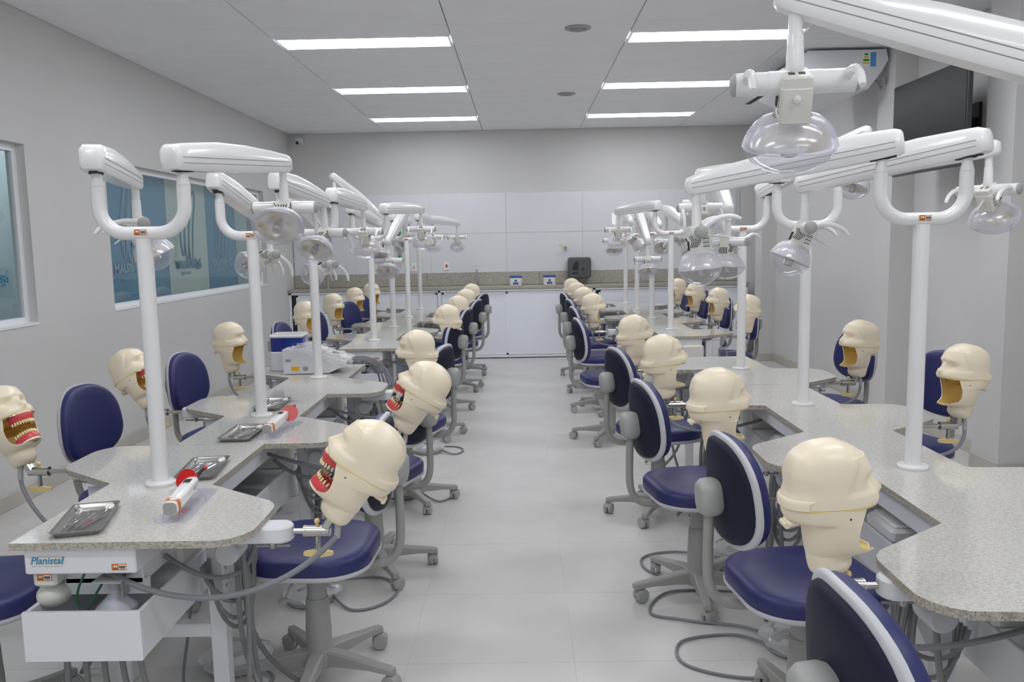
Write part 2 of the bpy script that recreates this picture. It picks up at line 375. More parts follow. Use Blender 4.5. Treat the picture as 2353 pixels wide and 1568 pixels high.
# banners behind the glass of the far window (seen from their back, so the print reads mirrored)
def MW(y, z, x=-3.2):  # local X -> -y, local Y -> z : mirrored when seen from the room
    return Matrix(((0, 0, -1, x), (-1, 0, 0, y), (0, 1, 0, z), (0, 0, 0, 1)))
def owl(parent, y, z, s, m, x=-3.2):
    q = MB()
    for sy in (-1, 1):
        ring = [(x, y+sy*s*.5+math.cos(a)*s*.42, z+math.sin(a)*s*.42) for a in [2*PI*i/18 for i in range(18)]]
        q.tube(ring, s*.1, 5, closed=True); q.ball((x, y+sy*s*.5, z), s*.16, 8, 6)
        q.tube([(x, y+sy*s*.05, z+s*.5), (x, y+sy*s*.5, z+s*.62), (x, y+sy*s*.95, z+s*.92)], s*.1, 5)
    q.tube([(x, y, z-s*.1), (x, y, z-s*.6)], s*.09, 5)
    return ob('owl_emblem', q.mesh('owl_emblem', m), parent)
def tools_print(parent, y, z, s, m, x=-3.2):
    q = MB()
    for k in range(3):
        o = Vector((0, (k-1)*.11*s, (1-k)*.05*s))
        P = [(x, y+.02*s, z+.45*s), (x, y-.10*s, z+.1*s), (x, y-.14*s, z-.1*s), (x, y-.12*s, z-.3*s), (x, y-.07*s, z-.34*s), (x, y-.04*s, z-.2*s), (x, y+0, z+.08*s), (x, y+.09*s, z+.36*s), (x, y+.07*s, z+.47*s)]
        q.tube([Vector(p)+o for p in smoothpath(P, 3)], .0075*s, 4, closed=True)
    return ob('instrument_drawing', q.mesh('instrument_drawing', m), parent)
BAN = [(6.25, 7.66, 'fblue', 'fline', 'blue banner behind the far left window, nearest of the three printed ones'),
       (7.66, 8.62, 'fbeige', 'fline2', 'pale banner with blue print behind the far left window'),
       (8.62, 9.5, 'fblue', 'fline', 'blue banner behind the far left window, beyond the pale one'),
       (9.5, 9.9, 'fgrey', 'fline', 'narrow plain grey banner at the far end of the left window')]
for y0, y1, m, ln, lb in BAN:
    q = MB(); q.box((0, 0, 0), (.01, y1-y0-.004, 1.5))
    t = thing('banner', lb, 'banner', (-3.22, (y0+y1)/2, 1.5), 0, 'banners behind the glass'); ob('sheet', q.mesh('sheet', MT[m]), t)
    if m == 'fgrey': continue
    s = .8; dx = .012
    tools_print(t, .02, .2, s*1.1, MT[ln], dx); owl(t, .19, -.16, .07, MT[ln], dx)
    text('lettering', 'UNISUAM', .105, MT[ln], t, MW(-.12, -.15, dx), bold=.003); text('lettering', 'odontologia', .05, MT[ln], t, MW(-.12, -.225, dx))
t = thing('window_decal', 'blue owl emblem sticker on the near left window', 'sticker', (XW0-.07, 4.975, 1.335)); owl(t, 0, 0, .06, MT['fline2'], .004)

# ------------------------------------------------------------------ back wall: tiles, counter, cabinet
sp = MB(); sp.box(*span(XW0+.01, 2.9, YB-.012, YB, 1.10, 2.155)); wt = struct('trim_1', sp.mesh('wall_tile_backing', MT['wgrout']))
tm = one(lambda b: b.box((0, 0, 0), (1.006, .008, .521), .001), MT['wtile'], 'wall_tile')
for i in range(-3, 3):
    for j in range(2):
        x0, x1 = max(-.18+1.01*i, XW0+.012), min(-.18+1.01*(i+1), 2.9)
        if i in (-3, 2):
            q = MB(); q.box((0, 0, 0), (x1-x0-.004, .008, .521), .001); me = q.mesh('wall_tile', MT['wtile'])
        else: me = tm
        ob('wall_tile', me, wt, ((x0+x1)/2, YB-.0135, 1.372+j*.525))
YC = 10.87
t = thing('counter_cabinet', 'long white base cabinet with ribbed sliding doors along the back wall', 'cabinet', (0, YC, 0))
q = MB()
q.box(*span(XW0+.004, 2.93, .02, YB-YC-.006, .02, .9)); 
q.box(*span(XW0+.002, 2.935, -.012, .02, .875, .905), .002); q.box(*span(XW0+.002, 2.935, -.012, .02, .012, .04), .002)
for x in (-3.01, -1.064, .95, 2.92): q.box(*span(x-.018, x+.018, -.012, .02, .012, .9), .002)
ob('carcass', q.mesh('carcass', MT['alu']), t)
def ribbed(x0, x1, y):
    q = MB(); n = int((x1-x0)/.02); wd = (x1-x0)/n
    q.box(*span(x0, x1, y, y+.012, .045, .87))
    for i in range(n): q.box(*span(x0+i*wd+.0015, x0+(i+1)*wd-.0015, y-.0015, y, .075, .84))
    for s in ((x0, x0+.025), (x1-.025, x1)): q.box(*span(s[0], s[1], y-.004, y, .045, .87), .001)
    for s in ((.045, .07), (.845, .87)): q.box(*span(x0, x1, y-.004, y, s[0], s[1]), .001)
    return q.mesh('door', MT['cab'])
for x0, x1, y in ((-2.93, -1.09, -.004), (-1.03, -.16, .008), (-.2, .93, -.004), (1.01, 1.95, -.004), (1.9, 2.89, .008)):
    ob('door', ribbed(x0, x1, y), t)
q = MB(); q.box(*span(-2.99, -2.94, .0, .02, .05, .865)); q.box(*span(.965, 1.008, 0, .02, .05, .865)); ob('gap', q.mesh('gap', MT['dark']), t)
t = thing('granite_counter', 'grey granite worktop with splashback above the white back cabinet', 'worktop', (0, YC, 0))
q = MB(); q.box(*span(XW0+.004, 2.96, -.03, YB-YC-.03, .907, .945), .003); ob('slab', q.mesh('slab', MT['granb']), t)
for x0, x1 in ((XW0+.006, -1.25), (-1.248, .25), (.252, 1.6), (1.602, 2.9)):
    q = MB(); q.box(*span(x0, x1, YB-YC-.028, YB-YC-.016, .947, 1.12), .002); ob('splashback', q.mesh('splashback', MT['granb']), t)
# taps
def tap(x, lb):
    t = thing('tap', lb, 'tap', (x, 11.08, .945), 0, 'chrome taps at the back counter')
    q = MB(); q.cyl((0, 0, 0), (0, 0, .03), .02, n=12); q.cyl((0, 0, .02), (0, 0, .1), .012, n=10); ob('body', q.mesh('body', MT['chrome']), t)
    q = MB(); q.tube(smoothpath([(0, 0, .09), (0, 0, .2), (0, -.02, .25), (0, -.07, .265), (0, -.12, .24), (0, -.13, .2)], 4), .009, 8); ob('spout', q.mesh('spout', MT['chrome']), t)
    q = MB(); q.cyl((.012, 0, .06), (.05, 0, .075), .006, n=8); ob('lever', q.mesh('lever', MT['chrome']), t)
tap(-.58, 'chrome swan-neck tap left of the two blue-lidded tubs'); tap(-2.55, 'chrome swan-neck tap at the left end of the back counter'); tap(1.72, 'chrome swan-neck tap right of the dark paper dispenser')
for x, lb in ((-.065, 'left'), (.375, 'right')):
    t = thing('wipes_tub', 'white tub with blue lid on the counter, the %s of two' % lb, 'tub', (x, 10.97, .945), 0, 'white tubs with blue lids')
    q = MB(); q.lathe([(.074, 0), (.078, .004), (.08, .105)], 20); ob('pot', q.mesh('pot', MT['paper']), t)
    q = MB(); q.lathe([(.084, .103), (.084, .122), (.078, .127)], 20); ob('lid', q.mesh('lid', MT['lid']), t)
    q = MB()
    for a in (-18, 0, 18):
        an = R(-90+a); q.box((.0805*math.cos(an), .0805*math.sin(an), .03+.0), (.02, .004, .03), 0)
    q.box((0, -.0805, .065), (.03, .003, .025)); ob('label_print', q.mesh('label_print', MT['lid']), t)
t = thing('paper_dispenser', 'dark grey paper towel dispenser on the back wall above the counter', 'dispenser', (.775, 11.08, 1.16))
q = MB(); q.prism([(p[0], p[1]) for p in rrect(.15, .135, .035)], -.09, .09, .012, Matrix.Rotation(PI/2, 4, 'X')); ob('case', q.mesh('case', MT['disp']), t)
q = MB(); q.loft([[(-.1+.075*0, -.092, -.03), (-.02, -.092, -.03), (-.02, -.092, .09), (-.06, -.092, .075), (-.09, -.092, .03)], [(-.1, -.095, -.03), (-.02, -.095, -.03), (-.02, -.095, .09), (-.06, -.095, .075), (-.09, -.095, .03)]]); q.box((-.06, -.093, -.07), (.07, .004, .02)); ob('viewing_slot', q.mesh('viewing_slot', MT['dark']), t)
q = MB(); q.ball((.04, -.093, -.02), .012, 10, 6, (1, .3, 1)); ob('lock', q.mesh('lock', MT['dark']), t)
for x, z, lb in ((-.985, 1.21, 'white wall socket with red outlet on the white tiles'), (-1.42, 1.2, 'white wall socket left of the one with the red outlet')):
    t = thing('wall_socket', lb, 'socket', (x, YB-.018, z))
    q = MB(); q.box((0, -.004, 0), (.075, .008, .115), .003); ob('plate', q.mesh('plate', MT['paper']), t)
    q = MB(); q.box((0, -.009, -.0), (.022, .004, .04), .001); ob('outlet', q.mesh('outlet', MT['redk'] if x > -1.2 else MT['gmid']), t)
t = thing('gas_valve', 'small brass gas valve with yellow lever left of the dispenser', 'valve', (.6, YB-.018, 1.43))
q = MB(); q.cyl((0, 0, 0), (0, -.05, 0), .014, n=10); q.ball((0, -.05, 0), .02, 10, 8); q.cyl((0, -.05, 0), (0, -.055, -.05), .01, n=8); ob('body', q.mesh('body', MT['steel']), t)
q = MB(); q.tube([(0, -.07, .005), (-.05, -.07, .025), (-.09, -.07, .02)], .007, 6); ob('lever', q.mesh('lever', MT['yknob']), t)
t = thing('wall_valves', 'column of green and yellow valve knobs on the white tiles at left', 'valve', (-1.6, YB-.018, 1.45))
q = MB(); q.box((0, -.01, .05), (.05, .02, .4), .005); ob('backplate', q.mesh('backplate', MT['gmid']), t)
for z, m in ((.2, 'green'), (.09, 'yknob'), (.04, 'green'), (-.12, 'green')):
    q = MB(); q.ball((0, -.05, z), .03, 10, 8, (1, 1, 1.2)); q.cyl((0, -.02, z), (0, -.05, z), .012, n=8); ob('knob', q.mesh('knob', MT[m]), t)
t = thing('security_camera', 'small white security camera in the back left corner under the ceiling', 'camera', (-2.87, 11.12, 2.86))
q = MB(); q.box((0, .03, .02), (.09, .09, .07), .012); q.cyl((0, -.02, 0), (.0, -.07, -.02), .03, n=14); ob('housing', q.mesh('housing', MT['white2']), t)
q = MB(); q.cyl((0, -.0705, -.02), (0, -.076, -.022), .022, n=14); ob('lens', q.mesh('lens', MT['dark']), t)

# ------------------------------------------------------------------ right wall: TV, air conditioner
t = thing('television', 'flat black television on a swivel arm high on the right wall', 'television', (2.775, 5.81, 2.255), 0)
t.rotation_euler = (0, 0, R(-90))
q = MB(); q.box((0, 0, 0), (1.03, .035, .645), .006); ob('case', q.mesh('case', MT['tvframe']), t)
q = MB(); q.box((0, -.0185, .006), (1.01, .002, .618)); ob('screen', q.mesh('screen', MT['screen']), t)
q = MB(); q.box((0, .035, 0), (.4, .035, .3), .005); q.box((0, .17, 0), (.06, .26, .06), .005); q.box((0, .31, 0), (.12, .02, .25)); ob('wall_mount', q.mesh('wall_mount', MT['dark']), t)
t = thing('air_conditioner', 'white ceiling-hung air conditioner with energy label by the right wall', 'air conditioner', (2.56, 7.4, 2.955))
pf = [(.33, 0), (.35, -.08), (.3, -.17), (.2, -.3), (.05, -.33), (-.12, -.285), (-.3, -.2), (-.36, -.15), (-.365, -.1), (-.33, -.04), (-.28, 0)]
q = MB(); L = .62
q.loft([[(x*.985, -L, z*.97-.004) for x, z in pf], [(x, -L+.02, z) for x, z in pf], [(x, L-.02, z) for x, z in pf], [(x*.985, L, z*.97-.004) for x, z in pf]]); ob('body', q.mesh('body', MT['white2'], 30), t)
q = MB(); q.box((-.357, 0, -.09), (.03, 1.1, .012), 0, Matrix.Rotation(0, 4, 'Y')); q.box((-.335, 0, -.178), (.05, 1.1, .008), 0, Matrix.Translation((-.1, 0, -.04)) @ Matrix.Rotation(0, 4, 'Y')); ob('outlet_slot', q.mesh('outlet_slot', MT['dark']), t)
q = MB(); q.box((.2, -L-.001, -.08), (.12, .002, .12)); ob('energy_label', q.mesh('energy_label', MT['paper']), t)
lb_ = MB(); lb_.mat(0); lb_.box((.225, -L-.0025, -.08), (.045, .001, .11))
for i in range(4): lb_.mat(1+i % 2); lb_.box((.17, -L-.0025, -.04-.022*i), (.03+.008*i, .001, .014))
ob('label_print', lb_.mesh('label_print', [mat('label_blue', srgb(90, 150, 214), .5), MT['green'], MT['yknob']]), t)
q = MB(); q.box((.33, -.55, -.24), (.03, .05, .05)); q.tube([(.3, -.5, -.22), (.36, -.45, -.28), (.4, -.4, -.25)], .012, 6); ob('bracket', q.mesh('bracket', MT['gmid']), t)

# ------------------------------------------------------------------ workbenches
ZT = .74
XL, XR = -1.192, 1.287
PL1 = [2.66, 3.74, 4.82]; PL2 = [6.69, 7.75, 8.82, 9.88]
PR1 = [1.63, 2.715, 3.80, 4.89]; PR2 = [7.13, 8.17, 9.2, 10.2]
def wing(sgn, flip):
    """outline of one wing, local to its gentle edge at y=0 growing to +y (flip: mirrored along y)"""
    P = [(.175, 0), (.375, .012), (.41, .03), (.435, .06), (.45, .095), (.452, .14), (.45, .29), (.44, .325), (.415, .36), (.175, .54)]
    return [(sgn*x, y) for x, y in P]
def slab_poly(kind, first, last, Sp):
    """module outline about its pole. kind L: aisle(+x) wing in [-.55,-.01]; wall(-x) wing in [.01,.55]; kind R: aisle(-x) wing in [0,.54]; wall(+x) wing in [-.54,0]"""
    a, b_ = -Sp/2, Sp/2
    if kind == 'L':
        right = [(.175, a)]+[(x, y-.555) for x, y in wing(1, 0)]+[(.175, b_)]
        left = [(-.175, b_)]+[(x, .555-y) for x, y in wing(-1, 0)]+[(-.175, a)]
    else:
        right = [(.175, a)]+[(x, -y) for x, y in reversed(wing(1, 0))]+[(.175, b_)]
        left = [(-.175, b_)]+[(x, y) for x, y in reversed(wing(-1, 0))]+[(-.175, a)]
    P = []
    for p in right+left:
        p = (p[0], max(a, min(b_, p[1])))
        if not P or (Vector(p)-Vector(P[-1])).length > .004: P.append(p)
    if (Vector(P[0])-Vector(P[-1])).length < .004: P.pop()
    return P
def tri_slab(q, poly, z0, z1, ch=.003):
    n = len(poly)
    q.mat(1); base = len(q.v)
    q.prism(poly, z0, z1, 0)
    # top and bottom faces go to material 0
    q.m[-1] = 0; q.m[-2] = 1
tag_me = one(lambda b: [b.mat(0).box((0, 0, 0), (.04, .001, .018)), b.mat(1).box((.009, -.0006, 0), (.019, .0006, .014)),
                        b.mat(1).ball((-.0125, -.0006, .002), .0026, 8, 6, (1, .3, 1)), b.mat(1).ball((-.007, -.0006, .002), .0026, 8, 6, (1, .3, 1)), b.mat(2).box((-.0098, -.0006, -.005), (.014, .0005, .002))]
             + [b.mat(2).box((.0015+.0016*i, -.0011, .0005), (.0009 if i % 3 else .0014, .0005, .006)) for i in range(10)]+[b.mat(2).box((.009, -.0011, -.005), (.014, .0005, .0015))],
             [MT['orange'], MT['paper'], MT['ink']], 'asset_tag')
leg_me = one(lambda b: b.box((0, 0, .35), (.05, .05, .70), .003), MT['white2'], 'leg')
cross_me = one(lambda b: b.box((0, 0, 0), (.46, .04, .045), .003), MT['white2'], 'crossbar')
gus_me = one(lambda b: [b.loft([[(0, -.003, 0), (.0, -.003, -.27), (.02, -.003, -.27), (.07, -.003, -.16), (.07, -.003, 0)], [(0, .003, 0), (0, .003, -.27), (.02, .003, -.27), (.07, .003, -.16), (.07, .003, 0)]]),
                        b.box((.035, 0, -.006), (.07, .05, .008))], MT['white2'], 'gusset')
bolt_me = one(lambda b: b.cyl((0, 0, 0), (.004, 0, 0), .006, n=8), MT['steel'], 'bolt')
cbox_me = one(lambda b: [b.box((0, 0, 0), (.17, .2, .12), .012), b.box((0, 0, .065), (.1, .14, .02))], MT['ivory'], 'control_box')
holder_me = one(lambda b: [b.box((0, 0, .05), (.11, .06, .07), .01), b.cyl((0, -.045, 0), (0, .045, 0), .036, n=18, ch=.006)], MT['rim'], 'holder')
tray_me = one(lambda b: [b.box((0, 0, 0), (.12, .2, .045), .01), b.box((0, 0, .026), (.09, .17, .012), .005)], MT['white'], 'hose_cover')
def bench(name, label, kind, xc, poles, ext0, ext1):
    Sp = (poles[-1]-poles[0])/(len(poles)-1)
    y0, y1 = poles[0]-Sp/2, poles[-1]+Sp/2
    t = thing(name, label, 'workbench', (xc, y0, 0), 0, 'granite workbenches'); Lb = y1-y0
    poly = slab_poly(kind, 0, 0, Sp)
    q = MB(); tri_slab(q, [(x, y) for x, y in poly], ZT-.02, ZT); me = q.mesh('granite_slab', [MT['gran'], MT['grane']], 30)
    for p in poles:
        o = ob('granite_slab', me, t, (0, p-y0, 0)); o.scale = (1, .9985, 1)
    # apron beam and trough
    q = MB(); q.box(*span(-.15, .15, .02, Lb-.02, .645, .719), .004); ob('apron_beam', q.mesh('apron_beam', MT['white2']), t)
    q = MB(); T0, T1 = .415, .552; xa, xb = -.15, .165
    q.box(*span(xa, xa+.012, 0, Lb, T0, T1), .003); q.box(*span(xb-.012, xb, 0, Lb, T0, T1), .003); q.box(*span(xa-.001, xb+.001, -.012, .001, T0-.001, T1+.001), .002); q.box(*span(xa-.001, xb+.001, Lb-.001, Lb+.012, T0-.001, T1+.001), .002); q.box(*span(xa+.01, xb-.01, .01, Lb-.01, T0, T0+.01))
    ob('trough', q.mesh('trough', MT['white2']), t)
    q = MB(); q.box(*span(-.09, .13, .1, .55, .585, .645), .003); q.box(*span(-.09, .14, .1, .12, .555, .6)); ob('inner_box', q.mesh('inner_box', MT['white2']), t)
    q = MB(); q.box(*span(-.145, -.08, .04, .3, .6, .645), .008); q.ball((-.12, .1, .56), .045, 14, 10, (1, 1.2, .8)); ob('side_unit', q.mesh('side_unit', MT['ivory']), t)
    q = MB(); q.box(*span(.02, .1, .03, .16, .613, .617)); q.box(*span(.085, .089, .06, .16, .56, .617)); ob('bracket', q.mesh('bracket', MT['gmid']), t)
    q = MB(); q.lathe([(.02, .60), (.02, .575), (.014, .572), (.016, .56), (.03, .545), (.055, .52), (.058, .43)], 18, Matrix.Translation((.05, .1, 0))); ob('reservoir_bottle', q.mesh('reservoir_bottle', MT['bott']), t)
    q = MB(); q.tube(smoothpath([(.0, .04, .64), (-.015, .03, .6), (-.02, .03, .56), (0, .03, .535), (.02, .05, .575), (.04, .06, .61)], 5), .0035, 6); ob('wire', q.mesh('wire', MT['wire']), t)
    if label.find('left') >= 0 or True:
        pl = ob('name_plate', one(lambda b: b.box((0, 0, 0), (.085, .002, .026), .0008), MT['plate'], 'name_plate'), t, (-.088, .019, .682))
        text('lettering', 'Planistal', .027, MT['logo'], pl, Matrix.Translation((0, -.0012, .002)) @ Matrix.Rotation(PI/2, 4, 'X'), .0002, .28, bold=.0006)
        ob('asset_tag', tag_me, t, (.105, .0195, .664)); ob('asset_tag', tag_me, t, (-.11, .0385, .63))
    for i, p in enumerate(poles):
        for s in (-1, 1):
            # wing centre for this side
            if kind == 'L': wy = p+(-.28 if s > 0 else .28)
            else: wy = p+(.27 if s < 0 else -.27)
            ly = wy+(.20 if (kind == 'L') == (s > 0) or True else 0)-y0
            ly = wy-y0+(.16 if s*(1 if kind == 'L' else -1) > 0 else -.16)
            lg = ob('leg', leg_me, t, (s*.215, ly, 0))
            for z in (.5, .44): ob('bolt', bolt_me, lg, (s*.025, 0, z), (0, 0, 0 if s > 0 else PI))
            ob('gusset', gus_me, t, (s*.235, ly, .718), (0, 0, 0 if s > 0 else PI))
            ob('control_box', cbox_me, t, (s*.07, ly-.02, .62 if 0 else .61), (0, 0, 0 if s > 0 else PI))
            ob('holder', holder_me, t, (s*.32, wy-y0, .62), (0, 0, 0 if s > 0 else PI))
            ob('hose_cover', tray_me, t, (s*.09, min(max(p-y0+.1*s, .65), Lb-.2), .575), (0, 0, 0))
            near = p < 5.6
            nh = 4 if near else 2
            rr = random.Random(i*7+s+int(xc*10))
            for k in range(nh):
                dx, dy = rr.uniform(-.05, .06), rr.uniform(-.06, .06); ex = s*rr.uniform(.2, .5)
                q = MB(); q.tube(bez((s*.31+dx*.6, ly-.05+dy, .63), (s*.34+dx, ly-.05+dy*1.5, .4), (s*.27+dx*2, ly+dy*2, .2), (ex, ly+dy*4, .012), 12), .0085, 7)
                ob('hose', q.mesh('hose', MT['dhose']), t)
            if near and kind == 'L':
                q = MB(); q.tube(bez((s*.14, ly-.2, .62), (s*.26, ly-.15, .48), (s*.36, ly-.1, .5), (s*.35, ly-.03, .6), 14), .008, 7); ob('hose', q.mesh('hose', MT['dhose']), t)
            if near:
                for k in range(4):
                    dz_ = .05*k+rr.uniform(0, .03)
                    q = MB(); q.tube(bez((s*.20, ly-.09+.02*k, .54), (s*.24, ly-.12, .42-dz_), (s*.36, ly+.02, .40-dz_), (s*.31, ly+.08-.015*k, .58), 14), .0068, 6)
                    ob('hose', q.mesh('hose', MT['dhose']), t)
        ob('crossbar', cross_me, t, (0, p-y0+(-.12 if kind == 'L' else .11), .3))
    # floor hoses at the visible near end
    for k in range(5):
        q = MB(); x = -.1+.05*k; q.tube(bez((x, .1, .45), (x+.01, .08, .3), (x-.02+.01*k, .12, .15), (x-.03+.03*k, .1+.04*k, .01), 10), .0085, 7); ob('hose', q.mesh('hose', MT['dhose']), t)
    return t
bench('workbench', 'granite-topped white workbench at near left, with trays and curing lights on it', 'L', XL, PL1, 0, 0)
bench('workbench', 'far left granite workbench behind the blue-tank machine, toward the back cabinet', 'L', XL, PL2, 0, 0)
bench('workbench', 'granite-topped white workbench at near right of the aisle, bare top', 'R', XR, PR1, 0, 0)
bench('workbench', 'far right granite workbench in front of the back cabinet', 'R', XR, PR2, 0, 0)

# ------------------------------------------------------------------ lamp posts
pole_me = one(lambda b: b.cyl((0, 0, 0), (0, 0, .80), .0255, n=24), MT['white'], 'pole')
flange_me = one(lambda b: b.lathe([(.047, 0), (.049, .004), (.049, .01), (.046, .013), (.026, .014)], 28), MT['white'], 'base_flange')
def ubr(b):
    P = []; r = .085; xw = .136
    P += [(-xw, 0, 1.705), (-xw, 0, 1.66)]
    P += [(-xw+r-r*math.cos(a), 0, 1.557+r-r*math.sin(a)) for a in [PI/2*i/8 for i in range(9)]]
    P += [(xw-r+r*math.sin(a), 0, 1.557+r-r*math.cos(a)) for a in [PI/2*i/8 for i in range(9)]]
    P += [(xw, 0, 1.66), (xw, 0, 1.705)]
    b.tube([(x, y, z-ZT) for x, y, z in P], .0215, 18)
    for s in (-1, 1): b.lathe([(.0215, 0), (.0215, .001), (.0155, .028), (.0155, .045)], 18, Matrix.Translation((s*xw, 0, 1.7055-ZT)))
ubr_me = one(ubr, MT['white'], 'u_bracket', 50)
def armf(b):
    # arm along +x, pivot at 0, lamp drop at .6
    st = [(-.065, .024, -.026, .026), (-.06, .032, -.036, .034), (-.045, .036, -.04, .04), (0, .0365, -.042, .044), (.15, .036, -.042, .054), (.33, .034, -.04, .052), (.5, .031, -.036, .042), (.6, .029, -.033, .033), (.628, .026, -.03, .028), (.64, .018, -.02, .018)]
    rings = []
    for x, hw, zb, zt in st:
        c = .010
        rings.append([(x, -hw+c*.6, zb), (x, hw-c*.6, zb), (x, hw, zb+c), (x, hw, zt-c*1.4), (x, hw-c*1.2, zt), (x, -hw+c*1.2, zt), (x, -hw, zt-c*1.4), (x, -hw, zb+c)])
    b.loft(rings)
arm_me = one(armf, MT['white'], 'swing_arm', 45)
def seamf(b):
    for s in (-1, 1):
        for o in ((0, .005), (-.018, -.012)):
            b.tube([(x, s*(hw+.0002), o[0]+(o[1]-o[0])*x/.6) for x, hw in ((-.04, .036), (0, .0365), (.15, .036), (.33, .034), (.5, .031), (.61, .0285))], .0011, 5)
seam_me = one(seamf, MT['line'], 'parting_line')
cap_me = one(lambda b: [b.lathe([(.022, 0), (.022, -.004), (.016, -.004)], 16, Matrix.Translation((0, 0, -.0415))), b.box((.03, 0, -.043), (.02, .025, .003)), b.box((-.03, 0, -.043), (.016, .025, .003))], MT['dark'], 'pivot_slot')
drop_me = one(lambda b: [b.cyl((0, 0, 0), (0, 0, -.11), .0142, n=18), b.lathe([(.0155, -.045), (.016, -.047), (.0178, -.1), (.0178, -.12), (.012, -.127)], 18)], MT['white'], 'drop_tube')
def barf(b):
    b.cyl((0, -.118, 0), (0, .118, 0), .0235, n=24, ch=.002)
    b.cyl((0, -.052, 0), (0, .052, 0), .0245, n=24)
bar_me = one(barf, MT['white'], 'crossbar')
ends_me = one(lambda b: b.ball((0, 0, 0), .0236, 14, 10, (1, .45, 1)), MT['gmid'], 'end_cap')
def handf(b):
    b.tube(smoothpath([(.0, 0, 0), (.028, .0, .013), (.068, .003, .018), (.108, .004, .009), (.136, .004, -.012)], 4), [.010]*5+[.0095]*5+[.0085]*5+[.0075, .006], 10)
hand_me = one(handf, MT['white'], 'handle', 60)
def housef(b):
    b.mat(0); b.box((.008, 0, -.036), (.078, .062, .078), .005)
    b.box((.008, 0, .008), (.074, .058, .03), .004)
    b.mat(1)
    for k in range(5):
        for s in (-1, 1):
            b.tube([(-.03+.007*k, s*.0312, -.012-.0), (-.022+.0075*k, s*.0312, -.03), (-.03+.0055*k, s*.0312, -.052)], .0014, 4)
        b.box((-.0318, -.02+.01*k, -.045), (.002, .0035, .032))
    for r in range(2):
        for k in range(6): b.box((-.008+.0066*k, -.010+.020*r, .0232), (.0026, .013, .0012))
    b.mat(2)
    for s in (-1, 1): b.box((.026, s*.0312, -.035), (.03, .0008, .044))
    b.mat(1)
    for s in (-1, 1):
        for k in range(6): b.box((.026, s*.0317, -.018-.0068*k), (.024, .0006, .003 if k % 2 else .0015))
house_me = one(housef, [MT['ivory'], MT['dark'], MT['paper']], 'vent_housing')
knob_me = one(lambda b: [b.lathe([(.008, 0), (.0085, .006), (.0075, .016), (.004, .019)], 14, Matrix.Translation((.0435, 0, -.02)) @ Matrix.Rotation(PI/2, 4, 'Y'))], MT['ivory'], 'knob')
lever_me = one(lambda b: [b.cyl((.043, 0, -.02), (.05, 0, -.02), .007, n=10), b.cyl((.05, 0, -.02), (.11, 0, -.03), .0035, .0028, n=8)], MT['ivory'], 'switch_lever')
def coverring(z):
    # half-extents of the clamshell at height z (0 = top, -.125 = lens apex)
    t = -z/.125
    prof = [(0, .036, .04), (.06, .05, .062), (.16, .06, .076), (.3, .069, .088), (.42, .074, .095), (.48, .0755, .0965), (.52, .0755, .0965), (.6, .072, .093), (.74, .062, .082), (.87, .044, .062), (.95, .028, .042), (1, .012, .018)]
    for i in range(len(prof)-1):
        if prof[i][0] <= t <= prof[i+1][0]:
            f = (t-prof[i][0])/(prof[i+1][0]-prof[i][0]); return tuple(prof[i][k]+(prof[i+1][k]-prof[i][k])*f for k in (1, 2))
    return prof[-1][1:]
def cring(z, n=32, s=1.0):
    a, c = coverring(z); out = []
    for j in range(n):
        t = 2*PI*j/n; ct, st = math.cos(t), math.sin(t); e = .86
        out.append((s*a*math.copysign(abs(ct)**e, ct), s*c*math.copysign(abs(st)**e, st), z))
    return out
ZCV = -.066
front_me = one(lambda b: b.loft([cring(-.125*t) for t in (.50, .54, .6, .67, .74, .81, .87, .92, .96, 1)], caps=False, M=Matrix.Translation((0, 0, ZCV))).add(cring(-.125), [tuple(range(32))], Matrix.Translation((0, 0, ZCV))), MT['clear'], 'clear_lens', 60)
rear_me = one(lambda b: b.loft([cring(-.125*t) for t in (0, .03, .06, .11, .16, .23, .3, .36, .42, .47, .50)], caps=False, M=Matrix.Translation((0, 0, ZCV))), MT['clear2'], 'rear_shell', 60)
def ribsf(b):
    for s in (-1, 1):
        for k in range(9):
            x = -.036+.009*k
            P = []
            for t in (.1, .18, .26, .34):
                a, c = coverring(-.125*t); yv = c*max(.05, 1-abs(x/a)**2.32)**.43
                P.append((x*(a/.069), s*yv*1.004, ZCV-.125*t))
            b.tube(P, .0013, 4)
ribs_me = one(ribsf, MT['clear2'], 'cooling_rib')
rimc_me = one(lambda b: b.tube([(x, y, ZCV-.0625) for x, y, z in cring(-.0625, 32, 1.005)], .0016, 5, closed=True), MT['clear2'], 'seam_rim')
def reff(b):
    b.loft([[(x*s, y*s, ZCV-d) for x, y, z in cring(-.06, 28)] for s, d in ((.86, .062), (.8, .05), (.62, .034), (.38, .025), (.1, .022))], caps=False)
    b.loft([[(x*s, y*s, ZCV-d+.002) for x, y, z in cring(-.06, 28)] for s, d in ((.86, .062), (.8, .05), (.62, .034), (.38, .025), (.1, .022))][::-1], caps=False)
refl_me = one(reff, MT['gold'], 'reflector', 60)
bulb_me = one(lambda b: [b.cyl((0, 0, ZCV-.024), (0, 0, ZCV-.05), .009, n=12), b.cyl((0, 0, ZCV-.05), (0, 0, ZCV-.088), .018, n=18, ch=.003)], MT['bulb'], 'bulb_shield')
ZARM = 1.79
